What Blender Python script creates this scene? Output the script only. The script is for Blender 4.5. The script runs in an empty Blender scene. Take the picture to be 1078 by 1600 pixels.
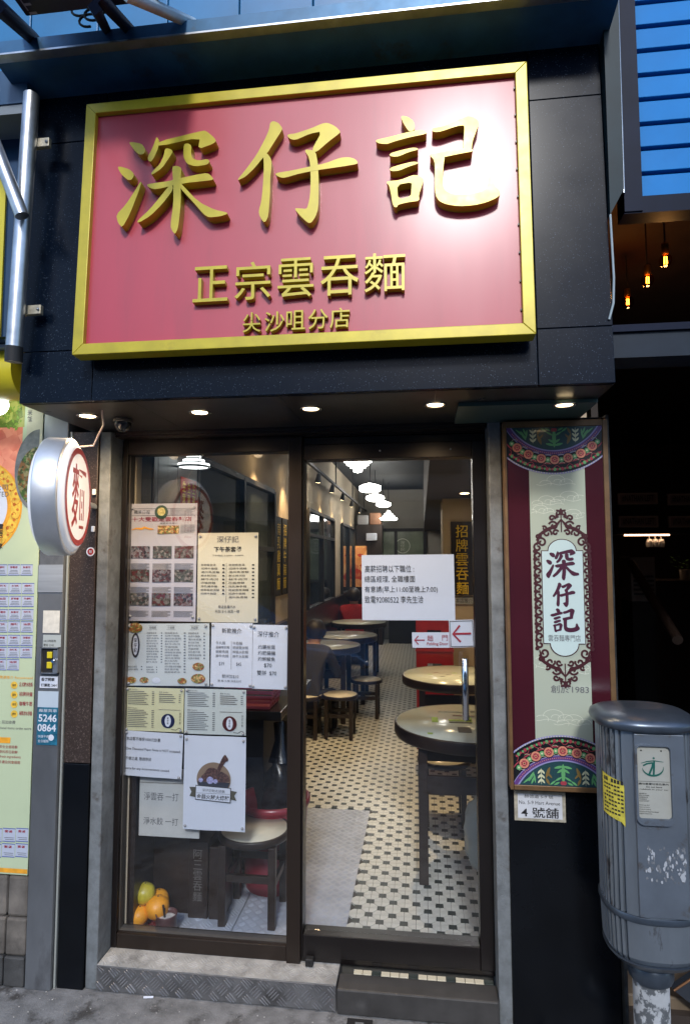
import bpy, bmesh, math, random
from mathutils import Vector, Matrix
random.seed(7)
SC = bpy.context.scene
COL = SC.collection
R = math.radians

# ------------------------------------------------------------------ camera
F, YAW, PITCH, ROLL = 959.5, 0.12294, 0.07453, -0.00195
CAM = Vector((0, -2.4, 1.65))
_f = Vector((-math.sin(YAW)*math.cos(PITCH), math.cos(YAW)*math.cos(PITCH), math.sin(PITCH)))
_r = Vector((math.cos(YAW), math.sin(YAW), 0)); _u = _r.cross(_f)
_r, _u = math.cos(ROLL)*_r + math.sin(ROLL)*_u, -math.sin(ROLL)*_r + math.cos(ROLL)*_u
cd = bpy.data.cameras.new('camera'); cam = bpy.data.objects.new('camera', cd); COL.objects.link(cam)
cd.sensor_fit = 'VERTICAL'; cd.sensor_height = 36; cd.lens = 36*F/1600; cd.clip_start = .02; cd.clip_end = 500
m = Matrix((_r, _u, -_f)).transposed().to_4x4(); m.translation = CAM; cam.matrix_world = m
SC.camera = cam

# ------------------------------------------------------------------ sky, sun, exposure
SUN_EL, SUN_AZ = R(37.6), R(4.6)          # azimuth off the street side, towards the litter bin
sdir = Vector((math.sin(SUN_AZ)*math.cos(SUN_EL), -math.cos(SUN_AZ)*math.cos(SUN_EL), math.sin(SUN_EL)))
W = bpy.data.worlds.new('World'); SC.world = W; W.use_nodes = True
nt = W.node_tree; bg = nt.nodes['Background']; sky = nt.nodes.new('ShaderNodeTexSky')
sky.sky_type = 'NISHITA'; sky.sun_disc = False; sky.ozone_density = 4.0; sky.air_density = 1.2; sky.sun_elevation = SUN_EL; sky.sun_rotation = R(180) - SUN_AZ
nt.links.new(sky.outputs[0], bg.inputs[0]); bg.inputs[1].default_value = .15
sl = bpy.data.lights.new('sun', 'SUN'); sl.energy = 1.25; sl.angle = R(8); sl.color = (1, .98, .95)
so = bpy.data.objects.new('sun', sl); COL.objects.link(so); so.location = (0, -6, 9)
so.rotation_euler = (-sdir).to_track_quat('-Z', 'Y').to_euler()
SC.view_settings.view_transform = 'Standard'; SC.view_settings.look = 'None'
SC.view_settings.exposure = 0.85; SC.view_settings.gamma = 1; SC.view_settings.use_curve_mapping = False
SC.cycles.use_denoising = True; SC.cycles.max_bounces = 8; SC.cycles.transparent_max_bounces = 16
SC.cycles.caustics_reflective = False; SC.cycles.caustics_refractive = False
SC.cycles.sample_clamp_indirect = 6

# ------------------------------------------------------------------ helpers
def ray(x, y): return _r*((x-539)/F) - _u*((y-800)/F) + _f
def AY(x, y, v): d = ray(x, y); return CAM + d*((v-CAM.y)/d.y)
def AZ(x, y, v): d = ray(x, y); return CAM + d*((v-CAM.z)/d.z)

def lin(c): return tuple(((v/255+.055)/1.055)**2.4 if v > 10 else v/255/12.92 for v in c)
MATS = {}
def M(name, col, rough=.5, metal=0., var=0., scale=8., bump=0., bscale=60., spec=.5, coat=0., emit=0., ecol=None, stretch=None, dirt=None, rvar=0.):
    """procedural material: base colour with cloudy variation, optional second tone patches, roughness wear and fine relief"""
    if name in MATS: return MATS[name]
    mt = bpy.data.materials.new(name); mt.use_nodes = True; n = mt.node_tree; b = n.nodes['Principled BSDF']; L = n.links.new
    c4 = (*col, 1); b.inputs['Base Color'].default_value = c4; b.inputs['Roughness'].default_value = rough
    b.inputs['Metallic'].default_value = metal; b.inputs['Specular IOR Level'].default_value = spec
    b.inputs['Coat Weight'].default_value = coat
    tc = n.nodes.new('ShaderNodeTexCoord'); vec = tc.outputs['Object']
    if stretch:
        mp = n.nodes.new('ShaderNodeMapping'); mp.inputs['Scale'].default_value = stretch; L(vec, mp.inputs[0]); vec = mp.outputs[0]
    cur = None
    def ramp(fac, a, bb, ca, cb):
        r = n.nodes.new('ShaderNodeValToRGB'); e = r.color_ramp.elements; e[0].position = a; e[1].position = bb
        e[0].color = (*ca, 1); e[1].color = (*cb, 1); L(fac, r.inputs[0]); return r.outputs[0]
    def noise(s, d=6., ro=.6):
        t = n.nodes.new('ShaderNodeTexNoise'); t.inputs['Scale'].default_value = s; t.inputs['Detail'].default_value = d
        t.inputs['Roughness'].default_value = ro; L(vec, t.inputs['Vector']); return t.outputs['Fac']
    if var:
        lo = tuple(v*(1-var) for v in col); hi = tuple(min(1, v*(1+var)) for v in col)
        cur = ramp(noise(scale), .3, .7, lo, hi)
    if dirt:                                   # (colour, scale, threshold, softness)
        dc, ds, dt, dsf = dirt
        fac = ramp(noise(ds, 8, .65), dt, dt+dsf, (0, 0, 0), (1, 1, 1))
        mx = n.nodes.new('ShaderNodeMix'); mx.data_type = 'RGBA'; L(fac, mx.inputs['Factor'])
        if cur: L(cur, mx.inputs[6])
        else: mx.inputs[6].default_value = c4
        mx.inputs[7].default_value = (*dc, 1); cur = mx.outputs[2]
    if cur: L(cur, b.inputs['Base Color'])
    if rvar:
        mr = n.nodes.new('ShaderNodeMapRange'); mr.inputs[3].default_value = max(.02, rough-rvar); mr.inputs[4].default_value = min(1, rough+rvar)
        L(noise(scale*1.7+3), mr.inputs[0]); L(mr.outputs[0], b.inputs['Roughness'])
    if bump:
        bp = n.nodes.new('ShaderNodeBump'); bp.inputs['Strength'].default_value = bump; bp.inputs['Distance'].default_value = .004
        L(noise(bscale), bp.inputs['Height']); L(bp.outputs[0], b.inputs['Normal'])
    if emit:
        b.inputs['Emission Color'].default_value = (*(ecol or col), 1); b.inputs['Emission Strength'].default_value = emit
    MATS[name] = mt; return mt

def speckle(name, base, spot, scale, thr, rough, var=.2):
    mt = M(name, base, rough, var=var, scale=3, rvar=.08); n = mt.node_tree; L = n.links.new; b = n.nodes['Principled BSDF']
    old = b.inputs['Base Color'].links[0].from_socket
    tc = n.nodes.new('ShaderNodeTexCoord'); v = n.nodes.new('ShaderNodeTexVoronoi'); v.inputs['Scale'].default_value = scale
    L(tc.outputs['Object'], v.inputs['Vector'])
    sx = n.nodes.new('ShaderNodeSeparateColor'); L(v.outputs['Color'], sx.inputs[0])
    mth = n.nodes.new('ShaderNodeMath'); mth.operation = 'GREATER_THAN'; mth.inputs[1].default_value = thr; L(sx.outputs[0], mth.inputs[0])
    m2 = n.nodes.new('ShaderNodeMath'); m2.operation = 'MULTIPLY'; L(mth.outputs[0], m2.inputs[0]); L(sx.outputs[1], m2.inputs[1])
    mx = n.nodes.new('ShaderNodeMix'); mx.data_type = 'RGBA'; L(m2.outputs[0], mx.inputs['Factor']); L(old, mx.inputs[6])
    mx.inputs[7].default_value = (*spot, 1); L(mx.outputs[2], b.inputs['Base Color']); return mt

def photo_mat(name, cols, scale):
    """mottled print of a small photograph: coloured cells"""
    if name in MATS: return MATS[name]
    mt = bpy.data.materials.new(name); mt.use_nodes = True; n = mt.node_tree; b = n.nodes['Principled BSDF']; L = n.links.new
    b.inputs['Roughness'].default_value = .4
    tc = n.nodes.new('ShaderNodeTexCoord'); v = n.nodes.new('ShaderNodeTexVoronoi'); v.inputs['Scale'].default_value = scale
    no = n.nodes.new('ShaderNodeTexNoise'); no.inputs['Scale'].default_value = scale*.5; no.inputs['Detail'].default_value = 8
    L(tc.outputs['Object'], no.inputs['Vector']); L(tc.outputs['Object'], v.inputs['Vector'])
    sx = n.nodes.new('ShaderNodeSeparateColor'); L(v.outputs['Color'], sx.inputs[0])
    ad = n.nodes.new('ShaderNodeMath'); ad.operation = 'ADD'; L(sx.outputs[0], ad.inputs[0]); L(no.outputs['Fac'], ad.inputs[1])
    h = n.nodes.new('ShaderNodeMath'); h.operation = 'MULTIPLY'; h.inputs[1].default_value = .62; L(ad.outputs[0], h.inputs[0])
    r = n.nodes.new('ShaderNodeValToRGB'); el = r.color_ramp.elements
    while len(el) < len(cols): el.new(.5)
    for i, c in enumerate(cols): el[i].position = .12 + .76*i/(len(cols)-1); el[i].color = (*lin(c), 1)
    L(h.outputs[0], r.inputs[0]); L(r.outputs[0], b.inputs['Base Color']); MATS[name] = mt; return mt

def glass_mat(name, tint=(.955, .97, .985), f0=1.62):
    mt = bpy.data.materials.new(name); mt.use_nodes = True; n = mt.node_tree; n.nodes.clear(); L = n.links.new
    o = n.nodes.new('ShaderNodeOutputMaterial'); mx = n.nodes.new('ShaderNodeMixShader'); t = n.nodes.new('ShaderNodeBsdfTransparent')
    g = n.nodes.new('ShaderNodeBsdfGlossy'); fr = n.nodes.new('ShaderNodeMath'); fr.operation = 'MULTIPLY_ADD'; lw = n.nodes.new('ShaderNodeLayerWeight'); lw.inputs[0].default_value = .5
    pw = n.nodes.new('ShaderNodeMath'); pw.operation = 'POWER'; pw.inputs[1].default_value = 5.; L(lw.outputs['Facing'], pw.inputs[0]); r0 = ((f0-1)/(f0+1))**2
    L(pw.outputs[0], fr.inputs[0]); fr.inputs[1].default_value = 1-r0; fr.inputs[2].default_value = r0
    t.inputs[0].default_value = (*tint, 1); g.inputs['Roughness'].default_value = .015
    L(fr.outputs[0], mx.inputs[0]); L(t.outputs[0], mx.inputs[1]); L(g.outputs[0], mx.inputs[2]); L(mx.outputs[0], o.inputs[0]); return mt

class MB:
    def __init__(s): s.v = []; s.f = []; s.m = []; s.sm = []
    def add(s, vs, fs, mi=0, smooth=False):
        o = len(s.v); s.v += [tuple(v) for v in vs]; s.f += [tuple(i+o for i in f) for f in fs]; s.m += [mi]*len(fs); s.sm += [smooth]*len(fs); return s
    def box(s, a, b, mi=0, bev=0.):
        x0, x1 = sorted((a[0], b[0])); y0, y1 = sorted((a[1], b[1])); z0, z1 = sorted((a[2], b[2]))
        if not bev:
            return s.add([(x0,y0,z0),(x1,y0,z0),(x1,y1,z0),(x0,y1,z0),(x0,y0,z1),(x1,y0,z1),(x1,y1,z1),(x0,y1,z1)],
                     [(0,3,2,1),(4,5,6,7),(0,1,5,4),(1,2,6,5),(2,3,7,6),(3,0,4,7)], mi)
        b_ = bmesh.new(); bmesh.ops.create_cube(b_, size=1)
        for v in b_.verts: v.co = ((x0+x1)/2+v.co.x*(x1-x0), (y0+y1)/2+v.co.y*(y1-y0), (z0+z1)/2+v.co.z*(z1-z0))
        bev = min(bev, (x1-x0)*.45, (y1-y0)*.45, (z1-z0)*.45)
        bmesh.ops.bevel(b_, geom=b_.edges[:], offset=bev, segments=2, affect='EDGES', profile=.5)
        return s.bm(b_, mi)
    def bm(s, b_, mi=0, smooth=False):
        b_.verts.ensure_lookup_table(); b_.verts.index_update()
        s.add([v.co[:] for v in b_.verts], [[v.index for v in f.verts] for f in b_.faces], mi, smooth); b_.free(); return s
    def prism(s, pts, y0, y1, mi=0, holes=None):
        """outline in x,z extruded along y (front y0 towards the street)"""
        b_ = bmesh.new(); rings = [pts] + (holes or [])
        es = []
        for rg in rings:
            vs = [b_.verts.new((p[0], y0, p[1])) for p in rg]
            es += [b_.edges.new((vs[i], vs[(i+1) % len(vs)])) for i in range(len(vs))]
        r_ = bmesh.ops.triangle_fill(b_, edges=es, use_beauty=True)
        fs = [g for g in r_['geom'] if isinstance(g, bmesh.types.BMFace)] or b_.faces[:]
        if abs(y1-y0) > 1e-6:
            ex = bmesh.ops.extrude_face_region(b_, geom=fs)
            for g in ex['geom']:
                if isinstance(g, bmesh.types.BMVert): g.co.y = y1
        bmesh.ops.recalc_face_normals(b_, faces=b_.faces[:])
        return s.bm(b_, mi)
    def flat(s, pts, y, mi=0): return s.prism(pts, y, y, mi)
    def rect(s, x0, z0, x1, z1, y, mi=0): return s.add([(x0,y,z0),(x1,y,z0),(x1,y,z1),(x0,y,z1)], [(0,1,2,3)], mi)
    def disc(s, cx, cz, r, y, mi=0, n=28, r2=None, a0=0, a1=360):
        rz = r2 or r
        return s.add([(cx+r*math.cos(R(a0+(a1-a0)*i/n)), y, cz+rz*math.sin(R(a0+(a1-a0)*i/n))) for i in range(n)], [tuple(range(n))], mi)
    def ring(s, cx, cz, ra, rb, y, mi=0, a0=0, a1=360, n=48, th=0.):
        vs = []; fs = []
        for i in range(n+1):
            a = R(a0+(a1-a0)*i/n); c, q = math.cos(a), math.sin(a)
            vs += [(cx+ra*c, y, cz+ra*q), (cx+rb*c, y, cz+rb*q)]
        for i in range(n): fs.append((2*i, 2*i+1, 2*i+3, 2*i+2))
        return s.add(vs, fs, mi)
    def strip(s, pts, w, y, mi=0, taper=False):
        """flat ribbon along points in x,z"""
        vs = []; n = len(pts)
        for i, p in enumerate(pts):
            q = pts[min(i+1, n-1)]; o = pts[max(i-1, 0)]; d = Vector((q[0]-o[0], q[1]-o[1])).normalized()
            h = w/2*(math.sin(math.pi*(i+.6)/(n+.2)) if taper else 1)
            vs += [(p[0]-d.y*h, y, p[1]+d.x*h), (p[0]+d.y*h, y, p[1]-d.x*h)]
        return s.add(vs, [(2*i, 2*i+1, 2*i+3, 2*i+2) for i in range(n-1)], mi)
    def tube(s, pts, r, mi=0, n=12, caps=True, radii=None):
        pts = [Vector(p) for p in pts]; vs = []; up = Vector((0, 0, 1)); prev = None
        for i, p in enumerate(pts):
            d = (pts[min(i+1, len(pts)-1)]-pts[max(i-1, 0)]).normalized()
            if prev is None: a = d.cross(up if abs(d.z) < .95 else Vector((1, 0, 0))).normalized()
            else: a = (prev - d*prev.dot(d)).normalized()
            prev = a; b = d.cross(a); rr = radii[i] if radii else r
            vs += [p + a*(rr*math.cos(2*math.pi*k/n)) + b*(rr*math.sin(2*math.pi*k/n)) for k in range(n)]
        fs = [(i*n+k, i*n+(k+1) % n, (i+1)*n+(k+1) % n, (i+1)*n+k) for i in range(len(pts)-1) for k in range(n)]
        s.add(vs, fs, mi, True)
        if caps:
            e = (len(pts)-1)*n; s.add(vs[:n], [tuple(reversed(range(n)))], mi); s.add(vs[e:], [tuple(range(n))], mi)
        return s
    def lathe(s, prof, c=(0, 0, 0), n=32, mi=0, smooth=True, axis=None, sx=1., sy=1., caps=True):
        vs = []; q = Vector(axis).normalized().to_track_quat('Z', 'Y') if axis else None
        for r, z in prof:
            for k in range(n):
                p = Vector((r*sx*math.cos(2*math.pi*k/n), r*sy*math.sin(2*math.pi*k/n), z))
                if q: p = q @ p
                vs.append(p + Vector(c))
        fs = [(i*n+k, i*n+(k+1) % n, (i+1)*n+(k+1) % n, (i+1)*n+k) for i in range(len(prof)-1) for k in range(n)]
        s.add(vs, fs, mi, smooth)
        e = (len(prof)-1)*n
        if caps and prof[0][0] > 1e-5: s.add(vs[:n], [tuple(reversed(range(n)))], mi)
        if caps and prof[-1][0] > 1e-5: s.add(vs[e:], [tuple(range(n))], mi)
        return s
    def ball(s, c, r, mi=0, n=20, k=12, sq=(1, 1, 1), lump=0., seed=1):
        rn = random.Random(seed); ph = [rn.uniform(0, 6.28) for _ in range(6)]; vs = []
        for i in range(k+1):
            t = math.pi*i/k
            for j in range(n):
                a = 2*math.pi*j/n; d = Vector((math.sin(t)*math.cos(a), math.sin(t)*math.sin(a), -math.cos(t)))
                q = 1+lump*(math.sin(3*a+ph[0]+4*t)+math.sin(5*t+ph[1]+2*a)+.6*math.sin(7*a+ph[2]-6*t))*math.sin(t)
                vs.append((c[0]+d.x*r*sq[0]*q, c[1]+d.y*r*sq[1]*q, c[2]+d.z*r*sq[2]*q))
        return s.add(vs, [(i*n+j, i*n+(j+1) % n, (i+1)*n+(j+1) % n, (i+1)*n+j) for i in range(k) for j in range(n)], mi, True)
    def text(s, body, x0, z0, x1, z1, y, mi=0, depth=0., bold=0., keep=False, align='C', rot=0.):
        """writing fitted to the box x0..x1, z0..z1, facing the street at y"""
        c = bpy.data.curves.new('t', 'FONT'); c.body = body; c.offset = bold; c.align_x = 'CENTER' if align == 'C' else 'LEFT'
        c.extrude = .1 if depth else 0; c.resolution_u = 3
        o = bpy.data.objects.new('t', c); COL.objects.link(o)
        me = bpy.data.meshes.new_from_object(o.evaluated_get(bpy.context.evaluated_depsgraph_get()))
        bpy.data.objects.remove(o); bpy.data.curves.remove(c)
        P = [v.co.copy() for v in me.vertices]
        if not P: return s
        ax, bx_ = min(p.x for p in P), max(p.x for p in P); az, bz = min(p.y for p in P), max(p.y for p in P)
        kx = (x1-x0)/max(bx_-ax, 1e-6); kz = (z1-z0)/max(bz-az, 1e-6); ox, oz = x0, z0
        if keep:
            k = min(kx, kz)
            if align == 'C': ox = (x0+x1)/2-(bx_-ax)*k/2
            oz = (z0+z1)/2-(bz-az)*k/2; kx = kz = k
        vs = [(ox+(p.x-ax)*kx, y-(depth*(p.z+.1)/.2 if depth else 0), oz+(p.y-az)*kz) for p in P]
        if rot:
            cx, cz = (x0+x1)/2, (z0+z1)/2; ca, sa = math.cos(rot), math.sin(rot)
            vs = [(cx+(v[0]-cx)*ca-(v[2]-cz)*sa, v[1], cz+(v[0]-cx)*sa+(v[2]-cz)*ca) for v in vs]
        s.add(vs, [tuple(p.vertices) for p in me.polygons], mi); bpy.data.meshes.remove(me); return s
    def column(s, body, x0, z0, x1, z1, y, mi=0, **k):
        """vertical writing, one character under the other"""
        n = len(body); h = (z1-z0)/n
        for i, ch in enumerate(body): s.text(ch, x0, z1-(i+1)*h+h*.06, x1, z1-i*h-h*.06, y, mi, **k)
        return s
    def rows(s, lines, x0, z0, x1, z1, y, mi=0, fill=.62, **k):
        n = len(lines); h = (z1-z0)/n
        for i, t in enumerate(lines):
            if t: s.text(t, x0, z1-(i+1)*h+h*(1-fill)/2, x1, z1-i*h-h*(1-fill)/2, y, mi, keep=True, align='L', **k)
        return s
    def xf(s, mat): s.v = [tuple(mat @ Vector(v)) for v in s.v]; return s
    def build(s, name, mats, parent=None, local=False, org=None, bevel=0.):
        if not isinstance(mats, (list, tuple)): mats = [mats]
        if parent is not None and not local: o = ROOT.get(parent.name, Vector())
        elif parent is None:
            o = Vector(org) if org is not None else Vector(((min(v[0] for v in s.v)+max(v[0] for v in s.v))/2, (min(v[1] for v in s.v)+max(v[1] for v in s.v))/2, min(v[2] for v in s.v)))
        else: o = Vector()
        me = bpy.data.meshes.new(name); me.from_pydata([tuple(Vector(v)-o) for v in s.v], [], s.f)
        for mt in mats: me.materials.append(mt)
        me.polygons.foreach_set('material_index', s.m); me.polygons.foreach_set('use_smooth', s.sm); me.update()
        ob = bpy.data.objects.new(name, me); COL.objects.link(ob)
        if parent is not None: ob.parent = parent
        else: ob.location = o
        ROOT[ob.name] = o
        if bevel:
            bv = ob.modifiers.new('edge', 'BEVEL'); bv.width = bevel; bv.segments = 2; bv.limit_method = 'ANGLE'; bv.angle_limit = R(40)
        return ob
ROOT = {}
def tag(o, label, cat, group=None):
    o['label'] = label; o['category'] = cat
    if group: o['group'] = group
    return o
def struct(o): o['kind'] = 'structure'; return o
def stuff(o): o['kind'] = 'stuff'; return o
def thing(name, label, cat, loc=(0, 0, 0), group=None, rot=None):
    o = bpy.data.objects.new(name, None); COL.objects.link(o); o.location = loc; o.empty_display_size = .05
    if rot: o.rotation_euler = rot
    ROOT[o.name] = Vector(loc); return tag(o, label, cat, group)
def dup(root, loc, label=None, rotz=0, scale=None):
    r = root.copy(); COL.objects.link(r); r.location = loc; r.rotation_euler = (0, 0, rotz)
    if scale: r.scale = scale
    if label: r['label'] = label
    for ch in list(root.children):
        c = ch.copy(); COL.objects.link(c); c.parent = r
        for g in ch.children:
            d = g.copy(); COL.objects.link(d); d.parent = c
    ROOT[r.name] = Vector(loc); return r

# ------------------------------------------------------------------ materials
GRAN = speckle('black_granite', (.0022, .0052, .012), (.09, .12, .17), 620, .982, .24)
BLKGL = M('black_polished_stone', (.004, .005, .007), .2, var=.3, scale=4, rvar=.08, spec=.2)
for _m in (GRAN,): _m.node_tree.nodes['Principled BSDF'].inputs['Specular IOR Level'].default_value = .12
GRAN2 = speckle('brown_granite', (.035, .024, .02), (.12, .09, .08), 300, .8, .4)
FRAME = M('dark_bronze_aluminium', (.021, .014, .0105), .35, .25, var=.25, scale=3, stretch=(1, 1, .15), rvar=.08)
FRAMEB = M('black_aluminium', (.008, .006, .006), .32, .1, var=.3, scale=5)
CONC = M('worn_grey_paint', (.15, .165, .175), .6, var=.35, scale=18, bump=.3, bscale=120, dirt=((.06, .055, .05), 9, .56, .12))
STEEL = M('galvanised_steel', (.45, .47, .5), .36, .9, var=.25, scale=14, rvar=.12)
BRUSH = M('brushed_aluminium', (.62, .63, .65), .26, 1., var=.08, scale=20, stretch=(1, 1, 6))
TREAD = M('tread_plate_aluminium', (.17, .17, .175), .42, .55, var=.35, scale=9, rvar=.12, dirt=((.05, .047, .045), 6, .55, .2))
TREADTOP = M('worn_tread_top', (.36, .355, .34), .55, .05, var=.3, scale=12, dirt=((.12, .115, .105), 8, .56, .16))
TREADIN = M('indoor_tread_plate', (.42, .45, .52), .45, .15, var=.18, scale=6, rvar=.1)
GOLD = M('gold_paint', (.48, .38, .02), .32, .12, var=.16, scale=9, rvar=.1, dirt=((.34, .25, .02), 6, .6, .15))
SIGNRED = M('sign_red', (.42, .02, .042), .46, var=.06, scale=2, spec=.62, rvar=.03, coat=.34, stretch=(3, 1, .5), dirt=((.34, .022, .04), 2.2, .52, .25))
SIGNRED.node_tree.nodes['Principled BSDF'].inputs['Coat Roughness'].default_value = .2
WHITEP = M('white_plastic', (.78, .78, .8), .3)
REDP = M('red_print', (.42, .02, .02), .4)
PAPER = M('white_paper', (.60, .63, .71), .6, var=.03, scale=4)
CREAM = M('cream_paper', (.56, .52, .40), .6, var=.03, scale=4)
INK = M('black_ink', (.015, .015, .017), .6)
INKG = M('grey_ink', (.12, .12, .13), .6)
INKB = M('dark_red_ink', (.28, .012, .03), .6)
CLEARPIN = M('pin_plastic', (.3, .31, .33), .2)
ASPH = M('pavement_concrete', (.17, .172, .175), .85, var=.38, scale=13, bump=.9, bscale=120, dirt=((.05, .048, .046), 7, .54, .10))
GLASS = glass_mat('window_glass')
WALLB = M('beige_plaster', (.50, .42, .31), .8, var=.1, scale=2)
WALLG = M('grey_plaster', (.30, .28, .25), .85, var=.1, scale=2)
DARKW = M('dark_stained_wood', (.022, .014, .011), .35, var=.35, scale=6, stretch=(1, 1, .2))
CEIL = M('black_ceiling', (.010, .011, .012), .8, var=.2, scale=2)
LAMPM = M('lit_opal_glass', (.9, .92, .9), .3, emit=14, ecol=(1, .95, .85))
WARM = M('lit_warm_lamp', (.9, .8, .6), .3, emit=24, ecol=(1, .72, .38))
CHROME = M('chrome', (.7, .7, .72), .08, 1.)
YELLOW = M('yellow_paint', (.60, .50, .02), .4, var=.15, scale=4)
TILEW = M('white_floor_tile', (.60, .60, .56), .35, var=.12, scale=22, rvar=.06)
TILEK = M('dark_floor_tile', (.035, .045, .042), .35, var=.2, scale=20)
GROUT = M('floor_grout', (.07, .068, .062), .9, var=.2, scale=30)
SKYBLUE = M('sky_reflection_panel', (.003, .17, .47), .55, spec=.2, var=.12, scale=3, rvar=.05)  # blue of the reflected sky is put into this base colour
DARKB = M('dark_blue_metal', (.005, .009, .024), .5, 0., var=.3, scale=4, spec=.12)
BLACK = M('matt_black', (.012, .012, .013), .6, var=.2, scale=5)

# ================================================================== the setting
YS, YF, YG = -.06, .045, .08          # step front, frame face, glass
gr = MB(); gr.add([(-40, -60, 0), (40, -60, 0), (40, 30, 0), (-40, 30, 0)], [(0, 1, 2, 3)])
struct(gr.build('pavement', ASPH, org=(0, 0, 0)))
rd = MB().box((-40, -8.2, .002), (40, -2.55, .006)); struct(rd.build('road', M('asphalt', (.05, .05, .052), .9, var=.2, scale=6, bump=.5), org=(0, -5, 0)))

# dining room shell
floor = MB().box((-1.3, .11, -.02), (.65, 9.7, .0925)); FL = struct(floor.build('floor', GROUT, org=(0, .11, .0925)))
struct(MB().box((-1.42, .115, 0), (-1.22, 9.7, 3.2)).build('wall_left', WALLB))
struct(MB().box((.60, .115, 0), (.66, 9.7, 3.2)).build('wall_right', WALLB))
struct(MB().box((-1.42, 9.6, 0), (.66, 9.8, 3.2)).build('wall_back', WALLG))
struct(MB().box((-1.42, -.02, 2.98), (.66, 9.8, 3.1)).build('ceiling', CEIL))
struct(MB().box((-1.42, .03, 2.2), (.60, .115, 2.98)).build('wall_front', CEIL))
struct(MB().box((.05, .5, 2.17), (.599, 9.6, 2.979)).build('ceiling_bulkhead', M('dark_bulkhead', (.055, .046, .04), .7, var=.1)))
wn = MB().box((-1.22, .115, .09), (-1.19, 9.6, 1.06)).box((-1.22, .115, 1.06), (-1.175, 9.6, 1.10))
struct(wn.build('wainscot', DARKW))
co = MB().box((.19, 3.05, .09), (.599, 3.6, 2.169)); struct(co.build('column', WALLB))

# floor tiles: dark squares and white octagons split in four
P_, S_ = .0515, .034
def octa():
    mb = MB(); w, s, g = P_-S_/2, S_/2, .0009
    for sx in (1, -1):
        for sy in (1, -1):
            pts = [(g*1.0, g), (w-g, g), (w-g, s-g), (s-g, w-g), (g, w-g)]
            pts = [(x*sx, y*sy) for x, y in pts]
            if sx*sy < 0: pts.reverse()
            n = 5; mb.add([(x, y, .0075) for x, y in pts]+[(x, y, 0) for x, y in pts], [tuple(range(n))]+[(i, i+n, (i+1) % n+n, (i+1) % n) for i in range(n)])
    return mb
def sq():
    a = S_/2-.0008; return MB().add([(-a,-a,.0072),(a,-a,.0072),(a,a,.0072),(-a,a,.0072),(-a,-a,0),(a,-a,0),(a,a,0),(-a,a,0)],
                     [(0,1,2,3),(0,4,5,1),(1,5,6,2),(2,6,7,3),(3,7,4,0)])
cells = []
i0 = int(-1.25/P_); i1 = int(.8/P_)
for i in range(i0, i1):
    for j in range(0, int(9.4/P_)):
        x, y = i*P_+.012, .135+j*P_
        if x < -.30 and y < 1.52: continue            # metal plates lie there
        if x > .56 or (y > 3.0 and x > .15): continue
        cells.append((x, y, (i+j) % 2))
vis = lambda c: (c[0]-CAM.x)/(c[1]-CAM.y) < .075 and c[0] > -.30 and c[1] > .27
near = sorted([c for c in cells if vis(c)], key=lambda c: c[1])[:300]
nset = set(near); mo = ms = None
for x, y, k in near:
    src = mo if k else ms
    if src is None:
        o = (octa() if k else sq()).build('tile', TILEW if k else TILEK, FL, local=True)
        if k: mo = o
        else: ms = o
    else: o = src.copy(); COL.objects.link(o); o.parent = FL
    o.location = Vector((x, y, .0925))-ROOT['floor']
rest = MB(); OC, SQ = octa(), sq()
for x, y, k in cells:
    if (x, y, k) in nset: continue
    q = OC if k else SQ
    rest.add([(v[0]+x, v[1]+y, v[2]+.0925) for v in q.v], q.f, 0 if k else 1)
stuff(rest.build('tile_field', [TILEW, TILEK], FL))

# tread-plate bars
def bars(mb, w, h, pitch, to3, bl, bw, bh, mi=0, nb=4):
    """groups of parallel raised bars, turned alternately"""
    for a in range(int(w/pitch)+2):
        for b in range(int(h/pitch)+2):
            cx, cy = (a+.2)*pitch, (b+.3)*pitch; t = R(45 if b % 2 else -45); c, s = math.cos(t), math.sin(t)
            if (a+b) % 2: continue
            for k in range(nb):
                off = (k-(nb-1)/2)*bw*2.0
                pts = [(-bl/2, 0), (-bl/3, -bw/2), (bl/3, -bw/2), (bl/2, 0), (bl/3, bw/2), (-bl/3, bw/2)]
                lo = [(cx+p[0]*c-(p[1]+off)*s, cy+p[0]*s+(p[1]+off)*c) for p in pts]
                if not (.004 < sum(q[0] for q in lo)/6 < w-.004 and .002 < sum(q[1] for q in lo)/6 < h-.002): continue
                hi = [(cx+p[0]*.85*c-(p[1]*.5+off)*s, cy+p[0]*.85*s+(p[1]*.5+off)*c) for p in pts]
                cl = lambda q: [(min(max(x, .001), w-.001), min(max(y, .001), h-.001)) for x, y in q]; lo = cl(lo); hi = cl(hi)
                mb.add([to3(x, y, 0) for x, y in lo]+[to3(x, y, bh) for x, y in hi], [(6,7,8,9,10,11)]+[(i, (i+1) % 6, (i+1) % 6+6, i+6) for i in range(6)], mi)
    return mb

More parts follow.
